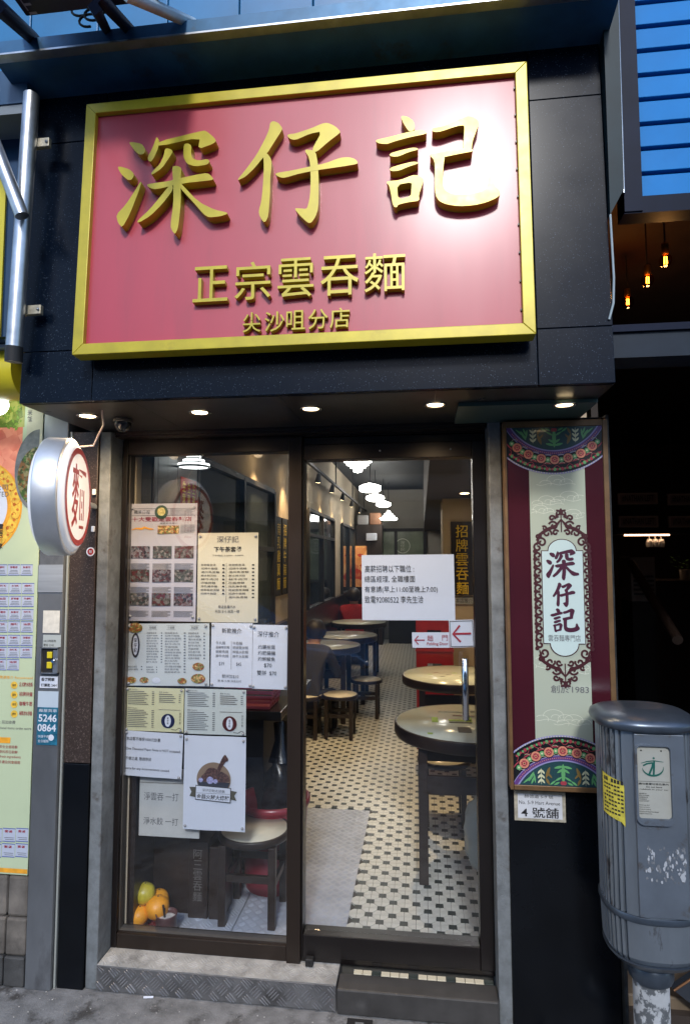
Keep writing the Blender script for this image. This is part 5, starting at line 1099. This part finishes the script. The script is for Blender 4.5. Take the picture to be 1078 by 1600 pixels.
# cartouche
BRN = M('cartouche_brown', (.055, .014, .018), .35); PALE = M('cartouche_pale', (.52, .64, .62), .25, coat=.3)
cu = 81.5
def cart(g, grow, y, mi):
    w_, t0, b0 = 31+grow, 198-grow, 341+grow; r_ = 21+grow; pts = []
    pts += [(U(cu-w_), V(b0)), (U(cu-w_), V(t0))]; pts += [(U(cu-r_*math.cos(R(a))), V(t0-18*math.sin(R(a))-.01)) for a in range(0, 181, 12)]; pts += [(U(cu+w_), V(t0)), (U(cu+w_), V(b0))]
    pts += [(U(cu+r_*math.cos(R(a))), V(b0+19*math.sin(R(a))+.01)) for a in range(0, 181, 12)]; g.flat(pts, y, mi)
g = MB(); cart(g, 1.2, Yo-.0024, 0); cart(g, 0, Yo-.0028, 1); g.build('cartouche', [BRN, PALE], op)
g = MB(); SCR = lambda u, v, r_, a0, tr, d: [(U(u+d*r_*(1-.8*i/22)*math.cos(R(a0+tr*i/22))), V(v-r_*(1-.8*i/22)*math.sin(R(a0+tr*i/22)))) for i in range(23)]
yq = Yo-.0016
for d in (-1, 1):
    for i in range(13):
        v = 192+i*12.6; g.strip(SCR(cu+d*37, v, 7, 250 if i % 2 else 110, 400 if i % 2 else -400, d), .0072, yq-.00002*i, taper=False)
        g.disc(U(cu+d*41.5), V(v+6), 3.4*kk, yq-.0004, n=10)
        if i % 3 == 1: g.strip([(U(cu+d*37), V(v-6)), (U(cu+d*42), V(v)), (U(cu+d*38), V(v+6))], .005, yq-.0003)
    for vt, sg_ in ((178, 1), (362, -1)):
        for (u, v, r_, a0, tr) in ((31, 6, 8, 20, 420), (22, -8, 7, 200, -420), (36, -4, 5, 120, 380), (12, -20, 7.5, 20, 420), (14, -32, 5, 200, -400), (5, -40, 4.5, 60, 380), (26, -16, 4, 40, 360), (9, -9, 5, 160, -360)):
            g.strip(SCR(cu+d*u, vt+sg_*v, r_, a0*sg_, tr*sg_, d), .0070, yq-.00001*r_)
        g.strip([(U(cu+d*38), V(vt+sg_*10)), (U(cu+d*34), V(vt-sg_*6)), (U(cu+d*22), V(vt-sg_*14)), (U(cu+d*8), V(vt-sg_*20)), (U(cu), V(vt-sg_*30))], .013, yq-.0003, taper=True)
for vt, sg_ in ((178, 1), (362, -1)):
    g.flat(smooth_loop([(U(cu), V(vt-sg_*49)), (U(cu-4), V(vt-sg_*42)), (U(cu), V(vt-sg_*35)), (U(cu+4), V(vt-sg_*42))]), yq-.0004); g.strip([(U(cu), V(vt-sg_*38)), (U(cu), V(vt-sg_*10))], .004, yq-.0005)
    for d in (-1, 1): g.flat(smooth_loop([(U(cu+d*2), V(vt-sg_*34)), (U(cu+d*9), V(vt-sg_*39)), (U(cu+d*8), V(vt-sg_*31))]), yq-.0006)
g.build('scroll_ornament', BRN, op)
g = MB()
def brush(g, strokes, x0, z0, x1, z1, y, thick=0.):
    al = [p for q in strokes for p in (q[0] if isinstance(q, tuple) else q)]; a0, a1 = min(p[0] for p in al), max(p[0] for p in al); b0, b1 = min(p[1] for p in al), max(p[1] for p in al)
    kx, kz = (x1-x0)/(a1-a0), (z1-z0)/(b1-b0); cv = lambda q: [(x0+(p[0]-a0)*kx, z1-(p[1]-b0)*kz) for p in q]
    def fat(q):
        n = len(q); sg_ = 1 if sum(q[i][0]*q[(i+1) % n][1]-q[(i+1) % n][0]*q[i][1] for i in range(n)) > 0 else -1; o = []
        for i in range(n):
            d = Vector(q[(i+1) % n])-Vector(q[i-1]); d = d.normalized() if d.length else d; o.append((q[i][0]+d.y*thick*sg_, q[i][1]-d.x*thick*sg_))
        return o
    for i, q in enumerate(strokes):
        hole = None
        if isinstance(q, tuple): q, hole = q
        g.prism(smooth_loop(fat(cv(q))), y-i*.00005, y-i*.00005, 0, [cv(hole)] if hole else None)
for st_, u0, u1, v0, v1 in zip(GLY, (57, 66, 62), (106, 99, 104), (196, 248, 288), (243, 284, 323)):
    g = MB(); brush(g, st_, U(u0), V(v1), U(u1), V(v0), Yo-.0033, .0027); g.build('calligraphy', M('maroon_ink', (.06, .01, .03), .4), op)
MB().text('雲吞麵專門店', U(57), V(338), U(106), V(328), Yo-.0033).text('創於1983', U(59), V(417), U(116), V(405), Yo-.0012, bold=.004).build('small_lettering', INKG, op)
# address plate
x0, z0, x1, z1 = pr(803, 1236, 883, 1283, -.061)
t = thing('address_plate', 'small white address plate on the black pier below the panel', 'plate', ((x0+x1)/2, -.06, z0))
MB().box((x0, -.0645, z0), (x1, -.0585, z1), bev=.001).build('plate', M('plate_grey', (.36, .33, .26), .5, var=.4, scale=40), t); w_, h_ = x1-x0, z1-z0
MB().rect(x0+.012, z0+.010, x1-.012, z1-.010, -.065).build('plate_face', M('plate_white', (.60, .62, .66), .5, var=.08, scale=20), t)
MB().text('赫德道 5-9 號', x0+w_*.2, z0+h_*.77, x0+w_*.76, z0+h_*.89, -.0654).text('No. 5-9 Hart Avenue', x0+w_*.09, z0+h_*.56, x0+w_*.89, z0+h_*.68, -.0654).text('4 號舖', x0+w_*.13, z0+h_*.12, x0+w_*.86, z0+h_*.47, -.0654, bold=.012).build('lettering', INK, t)

# ================================================================== litter bin
BC = Vector((.688, -.30, 0)); BA, BB = .134, .124
t = thing('litter_bin', 'grey fluted metal litter bin on a post at the right edge', 'litter bin', (BC.x, BC.y, 0))
BINM = M('bin_aluminium', (.26, .30, .345), .34, .7, var=.22, scale=6, stretch=(1, 1, .3), rvar=.1, dirt=((.10, .10, .11), 12, .6, .06)); BINF = M('bin_front', (.13, .155, .19), .45, .4, var=.2, scale=5, rvar=.1, dirt=((.1, .1, .105), 9, .58, .05)); BIND = M('bin_dark_cap', (.07, .09, .12), .3, .55, var=.3, scale=8)
def sup(a, g=0., e=2.6):
    c_, s_ = math.cos(a), math.sin(a); r_ = (abs(c_/(BA+g))**e+abs(s_/(BB+g))**e)**(-1/e); return Vector((r_*c_, r_*s_, 0))
def loft(zs_g, name, mat, n=288, flute=False, smooth=True):
    vs = []
    for z, g_ in zs_g:
        for i in range(n):
            a = 2*math.pi*i/n; p = sup(a, g_)
            if flute:
                af = math.degrees(a) % 360; front = 232 < af < 308
                if not front: p = p*(1-.065*(1 if (i % 6) < 2 else 0))
            vs.append(BC+p+Vector((0, 0, z)))
    k = len(zs_g); mb = MB().add(vs, [(i*n+j, i*n+(j+1) % n, (i+1)*n+(j+1) % n, (i+1)*n+j) for i in range(k-1) for j in range(n)], 0, smooth)
    mb.add(vs[:n], [tuple(reversed(range(n)))]); mb.add(vs[-n:], [tuple(range(n))]); return mb.build(name, mat, t)
loft([(.455, -.012), (.47, -.004), (.575, 0)], 'lower_body', BINM, flute=True, smooth=False)
loft([(.5755, .003), (.580, .005), (.590, .005), (.5945, .003)], 'band', BIND)
body = loft([(.595, 0), (.80, 0), (1.125, 0)], 'body', BINM, flute=True, smooth=False)
loft([(1.1255, .004), (1.130, .014), (1.142, .018), (1.155, .014), (1.166, -.004), (1.174, -.035), (1.178, -.08)], 'cap', BIND)
loft([(.395, -.09), (.41, -.055), (.435, -.02), (.454, -.003)], 'base_bowl', BIND)
Yb = BC.y-BB
def bx(px): return AY(px, 1200, Yb-.001).x
fx0, fx1 = BC.x-.064, BC.x+.076
MB().box((fx0, Yb-.003, .598), (fx1, Yb+.02, 1.123), bev=.002).build('front_plate', BINF, t)
x0, z0, x1, z1 = pr(996, 1166, 1046, 1277, Yb-.004)
def rrect(x0, z0, x1, z1, r_, n=6):
    o = []
    for cx_, cz_, a0 in ((x1-r_, z0+r_, -90), (x1-r_, z1-r_, 0), (x0+r_, z1-r_, 90), (x0+r_, z0+r_, 180)): o += [(cx_+r_*math.cos(R(a0+90*i/n)), cz_+r_*math.sin(R(a0+90*i/n))) for i in range(n+1)]
    return o
ow = rrect(x0-.008, z0-.022, x1+.008, z1+.006, .022); iw = rrect(x0-.002, z0-.004, x1+.002, z1+.001, .012)
MB().prism(ow, Yb-.012, Yb-.0032, 0, [iw]).build('plate_surround', BINF, t)
MB().flat(rrect(x0-.0018, z0-.0038, x1+.0018, z1+.0008, .011), Yb-.0036).build('info_plate', M('info_plate_beige', (.36, .36, .32), .45, var=.08), t)
w_, h_ = x1-x0, z1-z0; GRN = M('emblem_green', (.01, .10, .08), .4); ex = lambda u: x0+u*w_; ez = lambda v: z1-v*h_; yg = Yb-.0042
g = MB(); g.disc(ex(.52), ez(.17), w_*.035, yg).strip([(ex(.12), ez(.245)), (ex(.3), ez(.22)), (ex(.52), ez(.205)), (ex(.82), ez(.22))], w_*.035, yg-.0002, taper=True).strip([(ex(.18), ez(.28)), (ex(.3), ez(.25)), (ex(.48), ez(.235))], w_*.05, yg-.0004, taper=False)
g.strip([(ex(.5), ez(.23)), (ex(.46), ez(.3)), (ex(.36), ez(.40))], w_*.06, yg-.0006).strip([(ex(.53), ez(.2)), (ex(.52), ez(.3)), (ex(.5), ez(.405))], w_*.055, yg-.0008)
g.strip([(ex(.48+.33*math.cos(R(a))), ez(.30+.115*math.sin(R(a)))) for a in range(175, -20, -13)], w_*.06, yg-.001, taper=True); g.build('emblem', GRN, t)
g = MB().rect(x0, ez(.502), x1, ez(.498), yg).disc(ex(.13), ez(.065), .0025, yg, n=10).disc(ex(.76), ez(.065), .0025, yg, n=10)
g.text('請勿棄置垃圾在車內', ex(.02), ez(.55), ex(.95), ez(.52), yg, bold=.015).text('Do not leave', ex(.25), ez(.588), ex(.75), ez(.565), yg, bold=.01).text('rubbish in your car', ex(.05), ez(.625), ex(.95), ez(.602), yg, bold=.01)
g.rows(['如需清理垃圾', '請撥二四小時熱線', '食物環境衛生署', '市民熱線查詢', '多謝合作保持清潔'], ex(.02), ez(.79), ex(.7), ez(.66), yg); g.rows(['Please keep clean', 'Report to hotline', 'Penalty for littering', 'Food and Environmental', 'Hygiene Department'], ex(.02), ez(.97), ex(.98), ez(.82), yg); g.build('lettering', INK, t)
# peeled paper remains on the front
g = MB(); rn = random.Random(21)
for k in range(110):
    cx_, cz_ = rn.uniform(fx0+.02, fx1-.006), rn.uniform(.70, .80); s_ = rn.uniform(.0012, .0065)*(1.2 if abs(cx_-(fx0+fx1)/2) > .05 else .8)
    g.flat([(cx_+s_*rn.uniform(.5, 1.1)*math.cos(a), cz_+s_*rn.uniform(.6, 2.2)*math.sin(a)) for a in [i*1.05 for i in range(6)]], Yb-.0032-k*.000008, 0 if k % 3 else 1)
g.build('paper_remains', [M('torn_paper_grey', (.14, .15, .165), .8, var=.4, scale=80), M('torn_paper_pale', (.36, .38, .41), .8)], t)
# post below
MB().lathe([(.062, .36), (.066, .37), (.066, .40), (.058, .41)], (BC.x, BC.y, 0), 24).build('collar', BIND, t)
MB().lathe([(.052, .004), (.052, .362)], (BC.x, BC.y, 0), 28).build('post', M('flaked_post', (.42, .44, .46), .55, var=.25, scale=9, dirt=((.10, .11, .12), 13, .50, .03)), t)
MB().lathe([(.10, 0), (.10, .010), (.054, .014)], (BC.x, BC.y, .001), 28).build('base_plate', BIND, t)
# yellow sticker wrapped on the ribs
st = thing('warning_sticker', 'torn yellow sticker on the left side of the litter bin', 'sticker', BC+Vector((-.14, 0, .8)))
vs = []; n = 8
for z in (.865, .985):
    for i in range(n+1): vs.append(BC+sup(R(196+i*4.2), .0015)+Vector((0, 0, z-.012*i/n-(.01 if i == n else 0))))
MB().add(vs, [(i, i+1, n+2+i, n+1+i) for i in range(n)]).build('sheet', M('sticker_yellow', (.52, .46, .06), .5, var=.25, scale=50), st)
g = MB()
for r_ in range(9):
    for i in range(1, 8):
        if (r_*5+i*3) % 7 == 0: continue
        a0, a1 = R(196+i*4.2), R(196+(i+.72)*4.2); z = .872+r_*.0115; hh = .011 if r_ == 8 else .005
        g.add([BC+sup(a0, .0022)+Vector((0, 0, z)), BC+sup(a1, .0022)+Vector((0, 0, z)), BC+sup(a1, .0022)+Vector((0, 0, z+hh)), BC+sup(a0, .0022)+Vector((0, 0, z+hh))], [(0,1,2,3)])
g.build('print', INK, st)

# ================================================================== right neighbour
t = thing('slatted_panel', 'slatted shutter panel of the upper right neighbour, coloured with reflected sky blue', 'shutter', (1.2, -.42, 2.75))
z0 = AY(1002, 310, -.45).z; dz = (AY(990, 42, -.45).z-z0)/7.0
for k in range(12): MB().add([(.697, -.450, z0+k*dz+.006), (1.9, -.450, z0+k*dz+.006), (1.9, -.443, z0+(k+1)*dz-.004), (.697, -.443, z0+(k+1)*dz-.004), (.697, -.42, z0+k*dz+.006), (1.9, -.42, z0+k*dz+.006), (1.9, -.42, z0+(k+1)*dz-.004), (.697, -.42, z0+(k+1)*dz-.004)], [(0,1,2,3),(0,4,5,1),(3,2,6,7),(0,3,7,4)]).build('slat', SKYBLUE, t, bevel=.002)
MB().box((.640, -.47, z0-.05), (.694, -.40, 4.1)).box((.640, -.465, z0-.055), (1.9, -.40, z0-.001)).build('frame', DARKB, t); MB().box((.695, -.419, z0), (1.9, -.40, 4.1)).build('backing', BLACK, t)
t = thing('soffit_beam', 'dark blue-grey steel beam over the neighbouring bar entrance', 'beam', (1.25, -.35, 2.27))
MB().box((.589, -.42, 2.275), (2.2, -.30, 2.355)).box((.589, -.43, 2.356), (2.2, -.28, 2.378), 1).build('beam_face', [M('beam_grey', (.014, .022, .034), .5, 0., spec=.2, var=.2), DARKB], t)
# dark room of the bar
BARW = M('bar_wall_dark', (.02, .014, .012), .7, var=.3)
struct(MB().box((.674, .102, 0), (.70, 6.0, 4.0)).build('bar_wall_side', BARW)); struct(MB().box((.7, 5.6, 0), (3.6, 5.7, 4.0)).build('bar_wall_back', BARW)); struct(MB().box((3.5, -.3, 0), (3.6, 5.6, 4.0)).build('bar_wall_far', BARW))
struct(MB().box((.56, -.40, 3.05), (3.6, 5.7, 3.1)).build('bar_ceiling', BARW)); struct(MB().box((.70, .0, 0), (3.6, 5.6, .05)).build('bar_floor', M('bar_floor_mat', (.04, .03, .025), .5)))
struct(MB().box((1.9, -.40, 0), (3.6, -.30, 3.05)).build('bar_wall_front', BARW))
for k, (px, py, Y) in enumerate(((1039, 407, -.15), (1011, 438, .15), (980, 472, .5))):
    p = AY(px, py, Y); b = thing('filament_bulb', ['amber filament bulb nearest the street under the dark soffit', 'middle amber filament bulb under the dark soffit', 'innermost amber filament bulb under the dark soffit'][k], 'bulb', p, 'amber filament bulbs')
    gl = bpy.data.materials.get('amber_glass') or glass_mat('amber_glass', (.80, .42, .10), 1.5)
    MB().ball(p, .022+.003*k, n=18, k=12, sq=(1, 1, 1.1)).build('glass_bulb', gl, b); MB().tube([p+Vector((-.004, 0, -.012)), p+Vector((-.003, 0, .014))], .0018, n=6).tube([p+Vector((.005, 0, -.012)), p+Vector((.004, 0, .014))], .0018, n=6).build('filament', M('filament_glow', (1, .6, .2), .4, emit=30, ecol=(1, .45, .08)), b)
    MB().lathe([(.010, .022), (.013, .03), (.013, .06), (.004, .065)], p, 14).build('socket', M('brass_socket', (.4, .22, .06), .3, .9), b); MB().tube([p+Vector((0, 0, .065)), (p.x, p.y, 3.049)], .003, n=6).build('cord', BLACK, b)
    pl = bpy.data.lights.new('bulb_glow', 'POINT'); pl.energy = .9; pl.color = (1, .5, .15); pl.shadow_soft_size = .02; q = bpy.data.objects.new('bulb_glow', pl); COL.objects.link(q); q.parent = b; q.location = (0, 0, -.03)
for k, (px, py) in enumerate(((965, 770), (1043, 771), (966, 806), (1044, 806))):
    x0, z0, x1, z1 = pr(px, py, px+62, py+18, 4.2); s_ = thing('name_board', 'dim bordered board reading NATHAN LEFT, ' + ['upper left of four', 'upper right of four', 'lower left of four', 'lower right of four'][k], 'sign', ((x0+x1)/2, 4.2, z0), 'four name boards on the bar wall')
    MB().box((x0, 4.2, z0), (x1, 4.23, z1)).build('board', M('name_board_tan', (.42, .34, .30), .6), s_); MB().rect(x0+.02, z0+.016, x1-.02, z1-.016, 4.199).build('inset', M('name_board_dark', (.28, .21, .19), .6), s_)
    MB().text('#NATHAN LEFT', x0+.04, z0+.025, x1-.04, z1-.025, 4.198, bold=.01).build('lettering', BLACK, s_)
    MB().tube([(x0+.05, 4.215, z1), (x0+.05, 4.215, 3.05)], .004, n=6).tube([(x1-.05, 4.215, z1), (x1-.05, 4.215, 3.05)], .004, n=6).build('hanging_rod', BLACK, s_)
x0, z0, x1, z1 = pr(975, 835, 1045, 837, 4.25); t = thing('shelf_light', 'thin lit strip of tiny lamps under the bar shelf', 'light strip', ((x0+x1)/2, 4.25, z0)); MB().box((x0, 4.24, z0), (x1, 4.26, z1)).build('strip', M('strip_glow', (.9, .6, .4), .4, emit=7, ecol=(1, .55, .3)), t); MB().box((x0-.1, 4.2, z1+.001), (x1+.6, 4.5, z1+.03)).build('shelf', BLACK, t)
for k in range(3):
    p = AY(1014+k*9, 846, 4.3); tag(MB().lathe([(.03, -.06), (.038, -.02), (.03, .02), (.006, .03), (.006, .07), (.03, .075)], (p.x, 4.3, p.z), 16).build('wine_glass', M('glassware', (.4, .42, .42), .1, .3)), ['left of three glasses hanging under the bar shelf', 'middle of three glasses hanging under the bar shelf', 'right of three glasses hanging under the bar shelf'][k], 'glass', 'glasses hanging over the bar')
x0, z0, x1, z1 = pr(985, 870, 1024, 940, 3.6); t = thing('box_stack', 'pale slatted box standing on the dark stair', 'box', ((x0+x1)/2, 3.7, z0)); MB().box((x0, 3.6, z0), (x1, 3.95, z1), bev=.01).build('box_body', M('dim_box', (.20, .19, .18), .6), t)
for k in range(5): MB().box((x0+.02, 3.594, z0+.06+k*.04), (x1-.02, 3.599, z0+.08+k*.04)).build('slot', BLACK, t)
MB().box((x0+.01, 3.62, .05), (x1-.01, 3.93, z0)).build('pedestal', BLACK, t)
p = AY(1062, 890, 4.0); t = thing('potted_plant', 'small bright green plant on the bar counter', 'plant', (p.x, 4.0, p.z)); g = MB(); rn = random.Random(2)
for k in range(40):
    a = rn.uniform(0, 6.28); l_ = rn.uniform(.03, .12); h_ = rn.uniform(0, .12); c_ = Vector((p.x+l_*math.cos(a)+.05, 4.0+l_*math.sin(a), p.z+h_)); d = Vector((math.cos(a), math.sin(a), .4))*.04; e = Vector((-math.sin(a), math.cos(a), 0))*.015
    g.add([c_, c_+d*.5+e, c_+d, c_+d*.5-e], [(0,1,2,3)])
g.build('leaves', M('plant_green', (.06, .2, .02), .5), t); MB().lathe([(.05, -.1), (.06, 0), (.055, 0), (.0, -.01)], (p.x+.05, 4.0, p.z), 16).build('pot', M('plant_pot', (.3, .3, .28), .5), t)
zc = p.z-.1; t = thing('bar_counter', 'dark bar counter behind the stairs of the neighbour', 'counter', (p.x, 4.1, .05)); MB().box((p.x-.35, 3.85, zc-.04), (p.x+1.2, 4.5, zc)).build('counter_top', DARKW, t); MB().box((p.x-.3, 3.9, .05), (p.x+1.2, 4.4, zc-.041)).build('counter_body', DARKW, t)
# stair and handrail in the bar, warm stone at the threshold
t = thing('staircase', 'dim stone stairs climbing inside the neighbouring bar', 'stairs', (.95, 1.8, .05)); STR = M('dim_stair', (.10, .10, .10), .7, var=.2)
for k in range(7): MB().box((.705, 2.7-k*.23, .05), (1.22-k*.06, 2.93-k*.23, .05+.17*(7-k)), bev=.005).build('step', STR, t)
tag(MB().tube([AY(985, 880, 2.4), AY(1058, 1000, 1.3)], .03, n=10).build('handrail', DARKW), 'dark wooden handrail slanting down the bar stairs', 'handrail')
t = thing('entrance_step', 'brown stone entrance step of the bar behind the bin post', 'step', (1.1, .05, 0)); WS = M('warm_stone', (.16, .12, .08), .6, var=.35, scale=8)
MB().box((.69, .03, .001), (1.9, .6, .09), bev=.006).build('lower_tread', WS, t); MB().box((.69, .22, .091), (1.9, .6, .25), bev=.006).build('upper_tread', WS, t)
t = thing('folding_board', 'tilted dark glossy board with bright edge behind the bin', 'board', (.98, -.05, .02)); a = AY(1048, 1541, .0); b = AY(1110, 1500, .0); c_ = AY(1110, 1590, .0)
MB().prism([(a.x, a.z), (c_.x, c_.z), (c_.x+.2, c_.z+.05), (b.x+.2, b.z+.08), (b.x, b.z)], -.02, .01).build('panel', M('dark_gloss_board', (.03, .035, .045), .2), t); MB().tube([(a.x, -.022, a.z), (b.x, -.022, b.z)], .004, n=8).build('edge_strip', M('copper_edge', (.6, .3, .15), .25, .9), t)
MB().tube([(a.x+.12, -.0, .002), (a.x+.12, -.0, a.z+.0)], .008, n=8).build('prop', BLACK, t)

# ================================================================== litter on the pavement
p = AZ(232, 1561, 0); tag(MB().tube([p+Vector((-.018, 0, .0045)), p+Vector((.018, .006, .0045))], .004, n=10).build('cigarette_butt', PAPER), 'white cigarette butt on the pavement before the metal step', 'cigarette butt')
p = AZ(560, 1598, 0); t = thing('drain_cover', 'small dark metal cover at the bottom edge below the stone step', 'cover', p); MB().box((p.x-.04, p.y-.06, .001), (p.x+.05, p.y+.01, .007), bev=.002).build('cover_plate', BLACK, t); MB().box((p.x-.01, p.y-.03, .0071), (p.x+.02, p.y-.01, .009)).build('lug', STEEL, t)
g = MB(); rn = random.Random(8)
for k in range(420):
    x, y = rn.uniform(-2.2, .6), -.085-abs(rn.gauss(0, .07)) if k % 2 else rn.uniform(-.7, -.09); s_ = rn.uniform(.0012, .004)
    g.add([(x+s_*rn.uniform(.6, 1.2)*math.cos(a), y+s_*rn.uniform(.6, 1.2)*math.sin(a), .001) for a in (0, 1.26, 2.5, 3.77, 5.03)]+[(x, y, .001+s_*.7)], [(0,1,5),(1,2,5),(2,3,5),(3,4,5),(4,0,5)], 0 if k % 3 else 1)
stuff(g.build('grit', [M('grit_grey', (.22, .21, .2), .9), M('grit_pale', (.45, .44, .42), .9)], org=(0, 0, 0)))

# ================================================================== across the street (seen in reflections)
t = thing('opposite_building', 'plain concrete building across the street behind the viewer', 'building', (0, -10.5, 0))
MB().box((-14, -11.5, .003), (14, -9.6, 5.4)).build('wall', M('opposite_wall', (.22, .22, .23), .8, var=.2, scale=1), t)
for k in range(9):
    for j in range(2): MB().box((-13+k*3, -9.6, .9+j*2.4), (-11.2+k*3, -9.55, 2.4+j*2.4)).build('window', M('opposite_glass', (.04, .05, .07), .15), t)
MB().box((-14, -9.59, 2.75), (14, -9.2, 2.9)).build('ledge', CONC, t)
t = thing('parked_car', 'dark blue car parked at the kerb behind the viewer', 'car', (-2.6, -3.9, 0)); CARB = M('car_blue', (.16, .40, .72), .25, 0., coat=.8)
prof = [(-4.6, .35), (-.55, .30), (-.42, .45), (-.45, .62), (-.62, .74), (-1.55, .86), (-2.25, 1.30), (-3.45, 1.36), (-4.2, .95), (-4.65, .85)]
MB().prism(prof, -3.25, -4.75).build('body', CARB, t, bevel=.05)
MB().prism([(-1.72, .90), (-2.28, 1.25), (-3.40, 1.30), (-4.0, .93)], -3.235, -3.249).build('side_window', M('car_glass', (.01, .012, .015), .05), t)
MB().tube([(-1.52, -3.24, .89), (-2.26, -3.24, 1.30), (-3.45, -3.24, 1.35)], .014, n=8).build('window_trim', CHROME, t); MB().ball((-.56, -3.32, .62), .09, sq=(1.3, .8, .7)).build('headlight', CHROME, t)
for x in (-1.15, -3.75): w_ = MB().lathe([(.2, -.1), (.31, -.09), (.32, 0), (.31, .09), (.2, .1)], (x, -3.36, .325), 32, axis=(0, 1, 0)).build('wheel', BLACK, t); MB().lathe([(0, .0), (.18, .0), (.2, -.02)], (x, -3.255, .325), 24, axis=(0, 1, 0)).build('rim', CHROME, w_)
